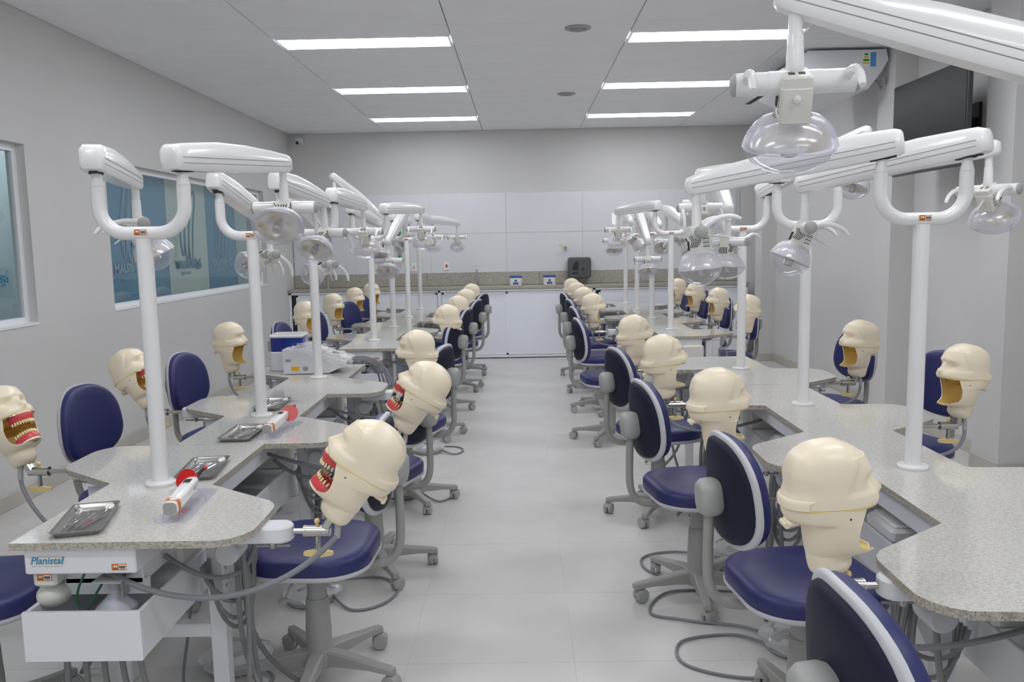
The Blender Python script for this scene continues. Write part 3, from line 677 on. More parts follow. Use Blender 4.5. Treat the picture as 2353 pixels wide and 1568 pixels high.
def lamp(t, sx, yaw, pitch, phi, tau, near):
    A = ob('swing_arm', arm_me, t, (sx*.136, 0, ZARM-ZT), (0, R(-pitch), R(yaw)))
    ob('parting_line', seam_me, A); ob('pivot_slot', cap_me, A)
    L = .6
    ex = sx*.136+L*math.cos(R(pitch))*math.cos(R(yaw)); ey = L*math.cos(R(pitch))*math.sin(R(yaw)); ez = ZARM-ZT+L*math.sin(R(pitch))-.028
    ob('drop_tube', drop_me, t, (ex, ey, ez))
    H = ob('lamp_head', bar_me, t, (ex, ey, ez-.138), Euler((0, R(tau), R(phi)), 'XYZ'))
    for s in (-1, 1):
        ob('end_cap', ends_me, H, (0, s*.119, 0))
        ob('handle', hand_me, H, (.006, s*.098, .004), (0, R(-15), 0))
    ob('vent_housing', house_me, H); ob('rear_shell', rear_me, H); ob('clear_lens', front_me, H); ob('reflector', refl_me, H); ob('bulb_shield', bulb_me, H)
    ob('seam_rim', rimc_me, H)
    if near: ob('cooling_rib', ribs_me, H)['kind'] = 'stuff'
    else: ob('switch_lever', lever_me, H)
    if near == 2: ob('knob', knob_me, H)
    elif near: ob('switch_lever', lever_me, H)
# (yaw, pitch, phi, tau) for the left-tip lamp and the right-tip lamp of each post
POSTS = [
 ('L', 2.66, (104, -2, 215, 25), (75, 3, 90, 55)),
 ('L', 3.74, (86, -15, 30, 65), (85, -5, 70, 50)),
 ('L', 4.82, (80, -23, 35, 60), (85, -3, -92, 30)),
 ('L', 6.69, (79, -9, 90, 25), (70, 1, -90, 28)),
 ('L', 7.75, (-121, 30, 40, 30), (-98, -25, 92, 45)),
 ('L', 8.82, (81, -3, 30, 50), (82, -4, -85, 30)),
 ('L', 9.88, (100, -6, 20, 40), (62, -4, -80, 20)),
 ('R', 1.63, (167, 19, -100, 25), (60, 0, 180, 20)),
 ('R', 2.715, (153, -9, -4, -6), (126, -8, -8, 24)),
 ('R', 3.80, (111, 4, -95, 70), (-42, 5, 215, 30)),
 ('R', 4.89, (-99, -13, 40, 4), (-43, 25, 10, 25)),
 ('R', 7.13, (114, -2, -88, 25), (65, -4, 170, 30)),
 ('R', 8.17, (-88, -29, 88, 30), (-87, -11, 150, 40)),
 ('R', 9.2, (-91, -9, 190, 50), (-89, -13, 100, 60)),
 ('R', 10.2, (-97, -11, 90, 25), (64, -4, -60, 20)),
]
LPOST = ['white twin-lamp post at the near left, its U bracket fully in view', 'white twin-lamp post on the left bench, second from the near end', 'white twin-lamp post beside the blue-tank machine on the left bench',
 'white twin-lamp post on the far left bench, nearest the gap between benches', 'white twin-lamp post on the far left bench, second on it', 'white twin-lamp post on the far left bench, third on it', 'white twin-lamp post at the back end of the far left bench']
RPOST = ['white twin-lamp post at near right, only one arm and lamp hanging into view at top', 'white twin-lamp post on the right bench, nearest whole post, large U bracket with orange tag', 'white twin-lamp post on the right bench, third from the near end', 'white twin-lamp post at the far end of the near right bench',
 'white twin-lamp post on the far right bench, first on it', 'white twin-lamp post on the far right bench, second on it', 'white twin-lamp post on the far right bench, third on it', 'white twin-lamp post at the back end of the far right bench']
ci = {'L': 0, 'R': 0}
for sd, y, a, c in POSTS:
    i = ci[sd]; ci[sd] += 1
    t = thing('lamp_post', (LPOST if sd == 'L' else RPOST)[i], 'lamp', ((XL if sd == 'L' else XR)-(.012 if sd == 'R' and y > 7 else .034 if sd == 'R' and y < 2 else 0), y, ZT), 0, 'twin-lamp posts')
    ob('base_flange', flange_me, t); ob('pole', pole_me, t); ob('u_bracket', ubr_me, t)
    ob('asset_tag', tag_me, t, (0, -.0222, 1.56-ZT))
    near = 2 if y < 2 else (0 if y > 4 else 1)
    lamp(t, -1, *a, near); lamp(t, 1, *c, 0 if y > 5.5 else near)

# ------------------------------------------------------------------ phantom heads
def lerp_tab(tab, z):
    for i in range(len(tab)-1):
        if tab[i][0] <= z <= tab[i+1][0]:
            f = (z-tab[i][0])/(tab[i+1][0]-tab[i][0]); return [tab[i][k]+(tab[i+1][k]-tab[i][k])*f for k in range(1, len(tab[i]))]
    return list(tab[0][1:]) if z < tab[0][0] else list(tab[-1][1:])
# z: back x, front x, half width
CR = [(.172, -.1, .117, .079), (.18, -.101, .119, .079), (.192, -.099, .114, .079), (.205, -.092, .111, .078), (.218, -.09, .107, .078), (.232, -.091, .107, .0775), (.244, -.091, .108, .077), (.256, -.087, .104, .075), (.268, -.083, .1, .0725), (.28, -.0755, .094, .068), (.291, -.064, .086, .061), (.3, -.05, .075, .052), (.307, -.033, .061, .041), (.312, -.014, .044, .026), (.3145, .002, .03, .012)]
NA = 88
def cran_ring(z):
    xb, xf, hw = lerp_tab(CR, z); cx = .012; ring = []
    for j in range(NA):
        t = 2*PI*j/NA-.62*math.sin(2*PI*j/NA); ct, st = math.cos(t), math.sin(t)
        a = (xf-cx) if ct > 0 else (cx-xb)
        e = .80 if ct < 0 else .9
        x = cx+a*math.copysign(abs(ct)**e, ct); y = hw*math.copysign(abs(st)**(.86 if ct < 0 else .94), st)
        if ct > 0:
            # face: nose, eye sockets, brow
            face = max(0, min(1, (x-.05)/.035))
            nz = max(0, 1-abs((z-.206)/.03))
            slope = .018*max(0, min(1, (.236-z)/.03))*(1 if z > .193 else max(0, (z-.176)/.017))
            x += face*slope*math.exp(-(y/.0105)**2)
            x -= face*.017*math.exp(-((abs(y)-.034)/.018)**2-((z-.217)/.015)**2)
            x += face*.005*math.exp(-((abs(y)-.026)/.024)**2-((z-.242)/.010)**2)
            x -= face*.006*math.exp(-(y/.014)**2-((z-.236)/.008)**2)
            x += face*.002*math.exp(-((abs(y)-.045)/.014)**2-((z-.2)/.014)**2)
        # raised hood line across the crown and down the temples
        hl = .058-.045*max(0, (.27-z)/.1)
        d = x-hl
        k = 1-.05*max(0, min(1, d/.006)) if z > .2 else 1
        y *= k
        if x > hl: x -= .004*min(1, d/.006)*(1 if z > .2 else 0)
        if z > .196: x = max(x, xb+.006)
        ring.append((x, y, z))
    return ring
CZ = [.172, .176, .18, .186, .192, .198, .204, .21, .216, .222, .228, .234, .24, .246, .253, .26, .267, .274, .28, .286, .291, .296, .3, .304, .307, .31, .312, .3145]
def cranf(b):
    rings = [cran_ring(z) for z in CZ]
    # crease over the crown: lower the face side a little
    rings = [[(x, y, z-(.006*min(1, max(0, (x-.03)/.02)) if z > .285 else 0)) for x, y, z in r] for r in rings]
    b.loft(rings, caps=True)
    # rear rim ledge
    led = []
    for dz, s in ((.171, 1.0), (.171, 1.045), (.186, 1.045), (.193, 1.02), (.194, .99)):
        rg = cran_ring(max(.172, dz)); led.append([(x*(1+(s-1)*min(1, max(0, (-.04-x)/.03))), y*(1+(s-1)*min(1, max(0, (-.04-x)/.03))), dz) for x, y, z in rg if x < -.035])
    led = [[(x, y, z) for x, y, z in L] for L in led]
    n = min(len(L) for L in led); b.loft([L[:n] for L in led], closed=False, caps=False)
cran_me = one(cranf, MT['cream'], 'cranium', 50)
# face mask shell
# z: back, virtual front, half width, cut x
SH = [(0, -.034, .028, .030, 9), (.006, -.040, .037, .0375, 9), (.014, -.0435, .043, .0415, 9), (.03, -.046, .049, .044, 9), (.046, -.0475, .053, .046, 9), (.0485, -.048, .068, .047, 9), (.051, -.0485, .098, .047, 9), (.0545, -.049, .107, .050, .104), (.06, -.05, .107, .056, .086), (.066, -.0503, .107, .059, .070), (.073, -.051, .107, .062, .059), (.085, -.052, .107, .066, .052), (.105, -.053, .108, .071, .052), (.12, -.055, .109, .073, .055), (.13, -.0565, .109, .0748, .058), (.134, -.084, .109, .0755, .060), (.14, -.093, .11, .0765, .062), (.15, -.098, .11, .0775, .066), (.169, -.1, .11, .0785, .073)]
SZ = [0, .006, .012, .02, .03, .04, .046, .0485, .051, .0545, .0575, .061, .066, .073, .08, .09, .1, .11, .12, .127, .13, .132, .134, .138, .145, .153, .169]
NS = 44
def shell_ring(z, off=0):
    xb, xf, hw, cut = lerp_tab(SH, z) if z < .0515 else lerp_tab(SH, z)
    if z < .052: cut = 9
    cx = (xb+xf)/2*.55; ring = []
    a0 = xf-cx-off; ab = cx-xb-off; hw2 = hw-off
    th0 = 0
    if cut < 9:
        r = (cut-cx)/(xf-cx); th0 = math.acos(max(-1, min(1, r))) if r < 1 else 0
    for j in range(NS+1):
        t = th0+(2*PI-2*th0)*j/NS; ct, st = math.cos(t), math.sin(t)
        ring.append((cx+(a0 if ct > 0 else ab)*ct, hw2*math.copysign(abs(st)**.9, st), z))
    return ring
def shellf(b):
    O = [shell_ring(z) for z in SZ]; I = [shell_ring(z, .004) for z in SZ]
    n = NS+1
    b.loft(O, closed=False)
    b.add(O[0], [tuple(range(n-1, -1, -1))])
    # rim strips joining outer and inner edges
    k0 = SZ.index(.0545)
    vs = []; fs = []
    for i in range(k0, len(SZ)):
        vs += [O[i][0], I[i][0], O[i][-1], I[i][-1]]
    m = len(SZ)-k0
    for i in range(m-1): a = 4*i; fs += [(a, a+4, a+5, a+1), (a+2, a+3, a+7, a+6)]
    b.add(vs, fs)
    b.add(O[k0-1]+I[k0-1], [])
    top = O[-1]+I[-1]; b.add(top, [(j, j+1, n+j+1, n+j) for j in range(n-1)])
    # nape tab
    b.box((-.078, 0, .128), (.03, .05, .012), .004); b.cyl((-.094, -.02, .124), (-.094, .02, .124), .007, n=10)
    # chin bulge
    b.ball((.012, 0, .03), .046, 16, 10, (.92, .95, .75))
shell_me = one(shellf, MT['cream'], 'face_mask', 55)
def linerf(b):
    I = [shell_ring(z, .0042) for z in SZ if z >= .051]
    b.loft([r[::-1] for r in I], closed=False)
    n = NS+1; b.add(I[0], [tuple(range(n))])
    c = cran_ring(.172); b.add([(x*.97, y*.97, .1695) for x, y, z in c], [tuple(range(NA-1, -1, -1))])
liner_me = one(linerf, MT['ochre'], 'mouth_liner', 55)
band_me = one(lambda b: b.loft([[(x*.985, y*.985, z) for x, y, _ in cran_ring(.172)] for z in (.1675, .1725)], caps=False), MT['ochre'], 'seam_band')
plate_me = one(lambda b: b.loft([[(x*.96+.002, y*.9, z) for x, y, _ in cran_ring(.174) if x > .03] for z in (.172, .164)], closed=True, caps=True), MT['steel'], 'jaw_plate')
rivet_me = one(lambda b: [b.cyl((x, s*y, z), (x, s*(y+.006), z), .0034, n=10) for s in (-1, 1) for x, y, z in ((.062, .057, .157),)], MT['dark'], 'rivet')
rivet2_me = one(lambda b: [b.cyl((.03, s*.068, .148), (.03, s*.0765, .148), .0022, n=8) for s in (-1, 1)], MT['dark'], 'rivet')
def arch(n, r=1.0):
    P = []
    for i in range(n):
        t = -1+2*i/(n-1); y = .028*t if abs(t) < 1 else .028*t
        ang = t*PI*.5; P.append((.045*math.cos(ang)**.8 if abs(t) < .999 else 0, .03*math.sin(ang)))
    return P
def gumf(b, upv):
    P = arch(17); s = 1 if upv else -1
    rings = []
    for x, y in P:
        d = Vector((x+.004, y*1.4)).normalized()
        rings.append([(x+d.x*.009, y+d.y*.009, s*.02), (x+d.x*.010, y+d.y*.010, s*.012), (x+d.x*.005, y+d.y*.005, s*.002), (x-d.x*.004, y-d.y*.004, s*.002), (x-d.x*.009, y-d.y*.009, s*.012), (x-d.x*.01, y-d.y*.01, s*.02)])
    b.loft(rings)
gumu_me = one(lambda b: gumf(b, 1), MT['gum'], 'gum'); guml_me = one(lambda b: gumf(b, 0), MT['gum'], 'gum')
dplate_me = one(lambda b: b.prism([(x*1.28-.004, y*1.28) for x, y in arch(15)], 0, .006, .001), MT['cream'], 'denture_base')
tooth_me = one(lambda b: b.box((0, 0, 0), (.0062, .0066, .012), .0024), MT['tooth'], 'tooth')
def denture(h, upv):
    nm = 'upper_denture' if upv else 'lower_denture'
    o = ob(nm, gumu_me if upv else guml_me, h, (.064, 0, .140) if upv else (.053, 0, .084), (0, R(4 if upv else -10), 0), 'red gum arch with ivory teeth'); o.scale = (1.05, 1.08, 1.3)
    ob('denture_base', dplate_me, o, (0, 0, .020 if upv else -.026))
    for i in range(14):
        t = -1+2*(i+.5)/14; ang = t*PI*.5; x = .045*max(0, math.cos(ang))**.8; y = .03*math.sin(ang)
        d = math.atan2(y*1.4, x+.004)
        ob('tooth', tooth_me, o, (x+.0048*math.cos(d), y+.0048*math.sin(d), -.003 if upv else .003), (0, 0, d))
mount_w = one(lambda b: [b.prism([(-.16, -.036), (-.03, -.04)]+[(-.01+.042*math.cos(a), .042*math.sin(a)) for a in [R(-80+20*i) for i in range(9)]]+[(-.03, .04), (-.16, .036)], -.024, .022, .005)], MT['white2'], 'clamp_bracket')
rod_me = one(lambda b: b.cyl((-.07, 0, 0), (.07, 0, 0), .0085, n=14), MT['steel'], 'rod')
cbody_me = one(lambda b: [b.cyl((.062, 0, 0), (.137, 0, 0), .0165, n=18, ch=.0015), b.cyl((.062, 0, 0), (.068, 0, 0), .0175, n=18), b.cyl((.1, 0, -.015), (.1, 0, -.06), .008, n=12)], MT['steel'], 'clamp_body')
ballk_me = one(lambda b: [b.ball((.1, 0, .029), .0085, 12, 8), b.cyl((.1, 0, .012), (.1, 0, .024), .005, n=8)], MT['ytool'], 'ball_knob')
def wingf(b):
    b.loft([[(.1+a, y, z) for y, z in ((-w_, -.066+h), (w_, -.066+h), (w_, -.066-h), (-w_, -.066-h))] for a, w_, h in ((-.042, .005, .004), (-.036, .007, .006), (-.011, .009, .0095), (.011, .009, .0095), (.036, .007, .006), (.042, .005, .004))])
wing_me = one(wingf, MT['ytool'], 'wing_handle')
neck_me = one(lambda b: [b.box((0, 0, -.014), (.024, .03, .04), .004), b.cyl((-.012, 0, .0), (-.012, 0, .012), .01, n=10)], MT['steel'], 'neck_post')
screw_me = one(lambda b: [b.cyl((-.03, 0, -.02), (-.03, 0, -.05), .008, n=10), b.cyl((-.03, 0, -.03), (-.03, 0, -.044), .012, n=10), b.cyl((-.075, .0, -.042), (.02, 0, -.042), .004, n=8)], MT['dsteel'], 'clamp_screw')
def head(x, y, z, yaw, tilt, group, label, out, dent=0, near=1, roll=0, hose=1):
    """out: +1 when the clamp rod points to +x, -1 to -x; (x,y,z) is the bottom of the neck"""
    t = thing('phantom_head', label, 'dental mannequin', (x, y, z), 0, group)
    H = ob('cranium', cran_me, t, (0, 0, 0), Euler((R(roll), R(-tilt), R(yaw)), 'XYZ'))
    S = ob('face_mask', shell_me, t, (0, 0, 0), H.rotation_euler); 
    for nm, me in (('mouth_liner', liner_me), ('seam_band', band_me), ('jaw_plate', plate_me)): ob(nm, me, S)
    if near: ob('rivet', rivet_me, S); ob('rivet', rivet2_me, S)
    # clamp: frame origin at the bracket
    rz = 0 if out > 0 else PI; dist = .147
    bx, bz = -out*dist, .70-z
    wallside = abs(x) > 1.5
    Mp = (bx, 0, bz)
    for nm, me, lb in (('clamp_bracket', mount_w, 'white clamp bracket'), ('rod', rod_me, None), ('clamp_body', cbody_me, 'brushed steel clamp'), ('ball_knob', ballk_me, 'yellow ball knob'), ('wing_handle', wing_me, 'pale yellow wing handle'), ('clamp_screw', screw_me, None)):
        ob(nm, me, t, (bx-out*.045, 0, bz) if wallside and nm in ('clamp_bracket', 'clamp_screw') else Mp, (0, 0, rz), lb)
    ob('neck_post', neck_me, t, (-out*.006, 0, 0), (0, R(-tilt)*(1 if math.cos(R(yaw)) > 0 else -1)*1, 0))
    if hose:
        q = MB(); fx = out
        q.tube([(fx*.012, -.006, .01), (fx*.015, -.012, -.02), (fx*.012, -.02, -.05)], .0095, 8)
        ob('hose_sleeve', q.mesh('hose_sleeve', MT['gmid']), t)
        q = MB()
        if x < -1.5:
            q.tube(bez((fx*.012, -.02, -.045), (-fx*.0, -.03, -.12), (-fx*.1, -.1, -.2), (-fx*.3, -.16, -.3), 14), .0075, 7)
        elif hose == 2:   # long sag towards the near end of the bench
            q.tube(bez((fx*.012, -.02, -.045), (-.1, -.1, -.16), (-.3, -.22, -.22), (-.62, -.1, -.1), 20), .0085, 8)
        else:
            q.tube(bez((fx*.012, -.02, -.045), (-fx*.0, -.05, -.15), (-fx*.14, -.12, -.2), (-fx*.56, -.06, -.07), 16), .0075, 7)
        ob('hose', q.mesh('hose', MT['hose']), t)
    if dent:
        denture(S, 1); denture(S, 0)
    return t
XLA, XLW, XRA, XRW = -.52, -1.815, .69, 1.85
zn = .735
G1, G2, G3, G4 = 'mannequin heads on the left bench, aisle side', 'mannequin heads on the left bench, wall side', 'mannequin heads on the right bench, aisle side', 'mannequin heads on the right bench, wall side'
head(-.545, 2.30, .735, 180, 33, G1, 'cream mannequin head with red dentures, tilted back, closest on the left of the aisle', 1, 1, 1, 0, 2)
head(-.50, 3.38, .745, 180, 32, G1, 'cream mannequin head with red dentures, tilted back, second one left of the aisle', 1, 1, 1)
LA = [(4.46, 186, 2, 'upright cream mannequin head in front of the blue-backed chair, third left of the aisle'), (6.33, 183, 2, 'upright empty-mouthed mannequin head, nearest on the far left bench by the aisle'), (7.39, 186, 2, 'upright mannequin head on far left bench, second along the aisle edge'), (8.46, 184, 3, 'upright mannequin head on far left bench, third along the aisle edge'), (9.52, 182, 2, 'upright mannequin head on far left bench, last along the aisle edge')]
for y, yw, tl, lb in LA: head(-.56 if y > 4 else XLA, y, zn, yw, tl, G1, lb, 1, 0, y < 5)
head(-1.835, 2.99, .725, -22, 29, G2, 'cream mannequin head with red dentures, tilted back, cut off at left edge', -1, 1, 1)
head(-1.85, 4.07, .73, -14, 30, G2, 'tilted-back mannequin head with red dentures, half hidden behind the near left pole', -1, 1, 1)
head(-1.815, 5.15, .735, -10, 3, G2, 'upright empty-mouthed mannequin head left of the second left pole', -1, 0, 1)
for y, yw, lb in ((7.02, -22, 'upright mannequin head behind the blue water tank and a pole'), (8.08, -22, 'upright open-mouthed mannequin head on far left bench, second on the wall side'), (9.15, -20, 'upright open-mouthed mannequin head on far left bench, third on the wall side'), (10.2, -20, 'upright open-mouthed mannequin head on far left bench, last on the wall side')):
    head(-1.815, y, zn, yw, 4, G2, lb, -1, 0, 0)
RA = [(1.87, 0, 4, 'large cream mannequin head closest to the camera on the right'), (2.96, 2, 3, 'cream mannequin head on right bench, second along the aisle, behind a chair back'), (4.05, -2, 6, 'cream mannequin head on right bench, third along the aisle'), (5.15, -4, 4, 'cream mannequin head on right bench, fourth along the aisle, at its far end'),
      (7.4, -12, 4, 'open-mouthed mannequin head on far right bench, first along the aisle'), (8.44, -6, 4, 'mannequin head on far right bench, second along the aisle'), (9.47, -5, 5, 'mannequin head on far right bench, third along the aisle'), (10.47, -5, 4, 'mannequin head on far right bench, last along the aisle')]
for y, yw, tl, lb in RA: head(.70 if y < 6 else .64, y, zn, yw, tl, G3, lb, -1, 0, y < 5)
RWL = ['open-mouthed mannequin head at far right of view before a dark chair back', 'open-mouthed mannequin head on the right bench, second from right on the wall side', 'mannequin head half behind a pole, first on the far right bench wall side', 'mannequin head on far right bench, second along the wall side', 'mannequin head on far right bench, third along the wall side', 'mannequin head on far right bench, last along the wall side']
for i, (y, yw) in enumerate(((3.5, 190), (4.59, 191), (6.86, 182), (7.9, 184), (8.93, 190), (9.93, 188))): head(XRW, y, zn, yw, 5, G4, RWL[i], 1, 0, y < 5)

# ------------------------------------------------------------------ chairs
def seat_prof(z, ins): return [(x, y, z) for x, y in [(p[0]*(.212-ins)/.212, p[1]*(.218-ins)/.218) for p in rrect(.212, .218, .145, 8)]]
def dome(b, prof):
    b.loft([seat_prof(z, i) for z, i in prof])
seat_me = one(lambda b: dome(b, [(.432, .012), (.436, .002), (.452, 0), (.472, 0), (.484, .007), (.491, .02), (.495, .045), (.492, .12), (.490, .18)]), MT['blue'], 'seat', 60)
srim_me = one(lambda b: dome(b, [(.414, .03), (.418, .006), (.428, -.002), (.436, -.001), (.437, .01)]), MT['rim'], 'seat_rim', 50)
BO = []
for i in range(40):
    t = 2*PI*i/40; ct, st = math.cos(t), math.sin(t)
    wd = .187*math.copysign(abs(ct)**.8, ct); hh = math.copysign(abs(st)**.8, st)*.163
    wd *= 1-.10*(hh/.163)
    BO.append((wd, hh))
def back_ring(x, s): return [(x+.9*(y*s)**2, y*s, .775+z*s) for y, z in BO]
def bsurf(b, levels): b.loft([back_ring(x, s) for x, s in levels])
bfront_me = one(lambda b: bsurf(b, [(.004, .985), (.022, .985), (.034, .955), (.041, .88), (.043, .7), (.043, .4)]), MT['blue'], 'backrest_cushion', 60)
brim_me = one(lambda b: bsurf(b, [(-.008, .93), (-.008, 1.0), (-.004, 1.022), (.004, 1.022), (.006, .99)]), MT['rim'], 'backrest_rim', 50)
bback_me = one(lambda b: bsurf(b, [(-.006, .94), (-.016, .92), (-.022, .82), (-.024, .5)][::-1]), MT['blue2'], 'backrest_shell', 60)
hub_me = one(lambda b: b.loft([[(x, y*s*.046, .755+z*s*.056) for y, z in [(math.copysign(abs(math.cos(t))**.7, math.cos(t)), math.copysign(abs(math.sin(t))**.7, math.sin(t))) for t in [2*PI*i/20 for i in range(20)]]] for x, s in ((-.015, .86), (-.035, 1.0), (-.065, .98), (-.08, .8), (-.084, .5))]), MT['gmid'], 'back_hub', 60)
stem_me = one(lambda b: b.tube(smoothpath([(-.05, 0, .40), (-.17, 0, .395), (-.25, 0, .41), (-.292, 0, .46), (-.30, 0, .56), (-.294, 0, .76)], 5), .0155, 10), MT['gplast'], 'back_stem', 60)
mech_me = one(lambda b: [b.box((-.02, 0, .398), (.2, .1, .035), .006)], MT['gplast'], 'tilt_mechanism')
lev_me = one(lambda b: [b.tube([(.02, .04, .395), (.04, .12, .388), (.05, .15, .365), (.055, .165, .35)], .004, 6), b.ball((.058, .18, .346), .018, 10, 6, (1, 1.2, .4))], MT['gmid'], 'height_lever')
colu_me = one(lambda b: b.lathe([(.034, .27), (.034, .39)], 18), MT['gplast'], 'column')
cold_me = one(lambda b: [b.lathe([(.045, .1), (.044, .2), (.043, .201), (.04, .29), (.0395, .291), (.037, .3), (.0, .3)], 20)], MT['gplast'], 'column_cover')
def basef(b): b.lathe([(.03, .05), (.05, .055), (.055, .09), (.05, .115), (.04, .12)], 20)
base_me = one(basef, MT['gplast'], 'base_hub')
bleg_me = one(lambda b: b.loft([[(x, -hw, zb), (x, hw, zb), (x, hw, zt-.006), (x, hw*.7, zt), (x, -hw*.7, zt), (x, -hw, zt-.006)] for x, hw, zb, zt in ((.03, .026, .06, .115), (.1, .024, .066, .11), (.2, .019, .068, .095), (.275, .016, .062, .086), (.29, .013, .06, .082))]), MT['gplast'], 'base_leg', 30)
cast_me = one(lambda b: [b.cyl((0, 0, .036), (0, 0, .066), .008, n=8)]+[b.lathe([(.0055, 0), (.026, .001), (.028, .004), (.028, .016), (.024, .02)], 14, Matrix.Translation((.012, s*.003, .028)) @ Matrix.Rotation(-s*PI/2, 4, 'X')) for s in (-1, 1)], MT['gmid'], 'caster')
hood_me = one(lambda b: b.loft([[(.012+r*math.cos(a), yv, .028+r*math.sin(a)) for a in [R(20+16*i) for i in range(10)]]+[(.012+.02*math.cos(a), yv, .028+.02*math.sin(a)) for a in [R(164-16*i) for i in range(10)]] for yv, r in ((-.021, .029), (-.018, .031), (.018, .031), (.021, .029))]), MT['gplast'], 'caster_hood')
def chair(x, y, yaw, label, group, base=None, dz=.018, back=0):
    t = thing('office_chair', label, 'chair', (x, y, 0), 0, group)
    rr = random.Random(int(x*1000)+int(y*77)); bs = rr.uniform(0, 72) if base is None else base
    rz = (0, 0, R(yaw)); z = (0, 0, dz)
    S = ob('seat', seat_me, t, z, rz); ob('seat_rim', srim_me, S)
    M = Matrix.Translation((0, 0, dz)) @ Matrix.Rotation(R(yaw+back), 4, 'Z')
    ob('tilt_mechanism', mech_me, t, z, rz); ob('height_lever', lev_me, t, z, rz); ob('back_stem', stem_me, t, z, rz)
    B = ob('backrest', bback_me, t, M @ Vector((-.197, 0, -.015)), (0, R(-4), R(yaw+back)))
    ob('backrest_cushion', bfront_me, B); ob('backrest_rim', brim_me, B, label='light grey rim'); ob('back_hub', hub_me, B)
    ob('column', colu_me, t, z); ob('column_cover', cold_me, t); ob('base_hub', base_me, t)
    for k in range(5):
        a = R(bs+72*k); ob('base_leg', bleg_me, t, (0, 0, 0), (0, 0, a))
        c = ob('caster', cast_me, t, (.268*math.cos(a), .268*math.sin(a), 0), (0, 0, rr.uniform(0, 6.28))); ob('caster_hood', hood_me, c)
    return t
C1, C2, C3, C4 = 'navy chairs along the left of the aisle', 'navy chairs between the left bench and wall', 'navy chairs along the right of the aisle', 'navy chairs between the right bench and wall'
for x, y, yw, bs, lb in ((-.725, 2.77, 178, 53, 'navy chair with a wide seat under the closest left mannequin head'), (-.70, 3.75, 160, 10, 'navy chair left of the aisle, second from the front'), (-.68, 4.76, 164, 12, 'navy chair left of the aisle, third from the front'), (-.74, 6.45, 166, 20, 'navy chair at the far left bench, first along the aisle'), (-.72, 7.45, 168, 8, 'navy chair at the far left bench, second along the aisle'), (-.68, 8.55, 164, 30, 'navy chair at the far left bench, third along the aisle'), (-.66, 9.6, 160, 40, 'navy chair at the far left bench, last along the aisle')):
    chair(x, y, yw, lb, C1, bs)
for x, y, yw, lb in ((-1.68, 2.45, 5, 'navy chair cut off at the left edge, only seat and column in view'), (-1.635, 3.46, -8, 'navy chair facing the near left pole, backrest against the grey wall'), (-1.63, 4.5, -8, 'navy chair by the left wall, second backrest from the left edge'), (-1.60, 6.3, -4, 'navy chair by the left wall behind the blue water tank'), (-1.62, 7.4, -10, 'navy chair on the far left bench wall side, half behind a pole'), (-1.55, 8.45, -20, 'navy chair behind the second mannequin head of the far left wall side'), (-1.6, 9.5, -15, 'navy chair behind the third mannequin head of the far left wall side')):
    chair(x, y, yw, lb, C2)
for x, y, yw, bs, lb in ((.745, 1.25, 3, 20, 'navy chair back in the bottom right foreground, cut off by the frame'), (.838, 2.43, 7, 170, 'large navy chair with full seat in view, second along the right of the aisle'), (.73, 3.42, 10, 194, 'navy chair right of the aisle, third from the front'), (.74, 4.5, 14, 30, 'navy chair right of the aisle, fourth from the front'), (.66, 6.25, 8, 170, 'navy chair at the far right bench, nearest along the aisle, free-standing base'), (.70, 7.35, 8, 195, 'navy chair at the far right bench, second along the aisle'), (.72, 8.35, 10, 200, 'navy chair at the far right bench, third along the aisle'), (.72, 9.4, 10, 190, 'navy chair at the far right bench, last along the aisle')):
    chair(x, y, yw, lb, C3, bs, .055 if y < 2 else .018)
for x, y, yw, lb in ((1.85, 4.05, 194, 'navy chair behind the rightmost mannequin head'), (1.855, 5.1, 194, 'navy chair behind the second mannequin head from the right'), (1.78, 7.3, 190, 'navy chair behind the pole-hidden mannequin head at the far right bench'), (1.80, 8.3, 190, 'navy chair at the far right bench wall side, second one'), (1.82, 9.35, 188, 'navy chair at the far right bench wall side, third one'), (1.82, 10.3, 188, 'navy chair at the far right bench wall side, last one')):
    chair(x, y, yw, lb, C4)

# ------------------------------------------------------------------ instrument trays
def trayf(b):
    lv = [(.066, .136, .014, .016), (.058, .128, .012, .0155), (.052, .122, .012, .003), (.05, .12, .012, .0015)]
    outer = [(.066, .136, .014, .0145), (.06, .130, .012, .014), (.054, .124, .012, .0)]
    b.loft([[(x, y, z) for x, y in rrect(a, c, r, 4)] for a, c, r, z in outer], caps=False)
    b.loft([[(x, y, z) for x, y in rrect(a, c, r, 4)] for a, c, r, z in lv], caps=False)
    b.loft([[(x, y, z) for x, y in rrect(a, c, r, 4)] for a, c, r, z in ((.066, .136, .014, .016), (.066, .136, .014, .0145))], caps=False)
    p = rrect(.05, .12, .012, 4); b.add([(x, y, .0015) for x, y in p], [tuple(range(len(p)))]); p = rrect(.054, .124, .012, 4); b.add([(x, y, 0) for x, y in p], [tuple(range(len(p)-1, -1, -1))])
itray_me = one(trayf, MT['dsteel'], 'instrument_tray', 40)
mir_h = one(lambda b: [b.tube([(0, -.075, .006), (0, .03, .006), (0, .055, .008), (0, .07, .012)], [.0035, .0035, .0016, .0016], 8)], MT['chrome'], 'dental_mirror')
mir_d = one(lambda b: [b.cyl((0, .080, .013), (.0, .0792, .0148), .0125, n=22)], MT['paper'], 'mirror_disc')
probe_me = one(lambda b: [b.tube([(0, -.075, .006), (0, -.03, .006), (0, .03, .006), (0, .05, .006), (.006, .065, .008), (-.002, .075, .008)], [.003, .0035, .0035, .0014, .0012, .0006], 8)], MT['chrome'], 'dental_probe')
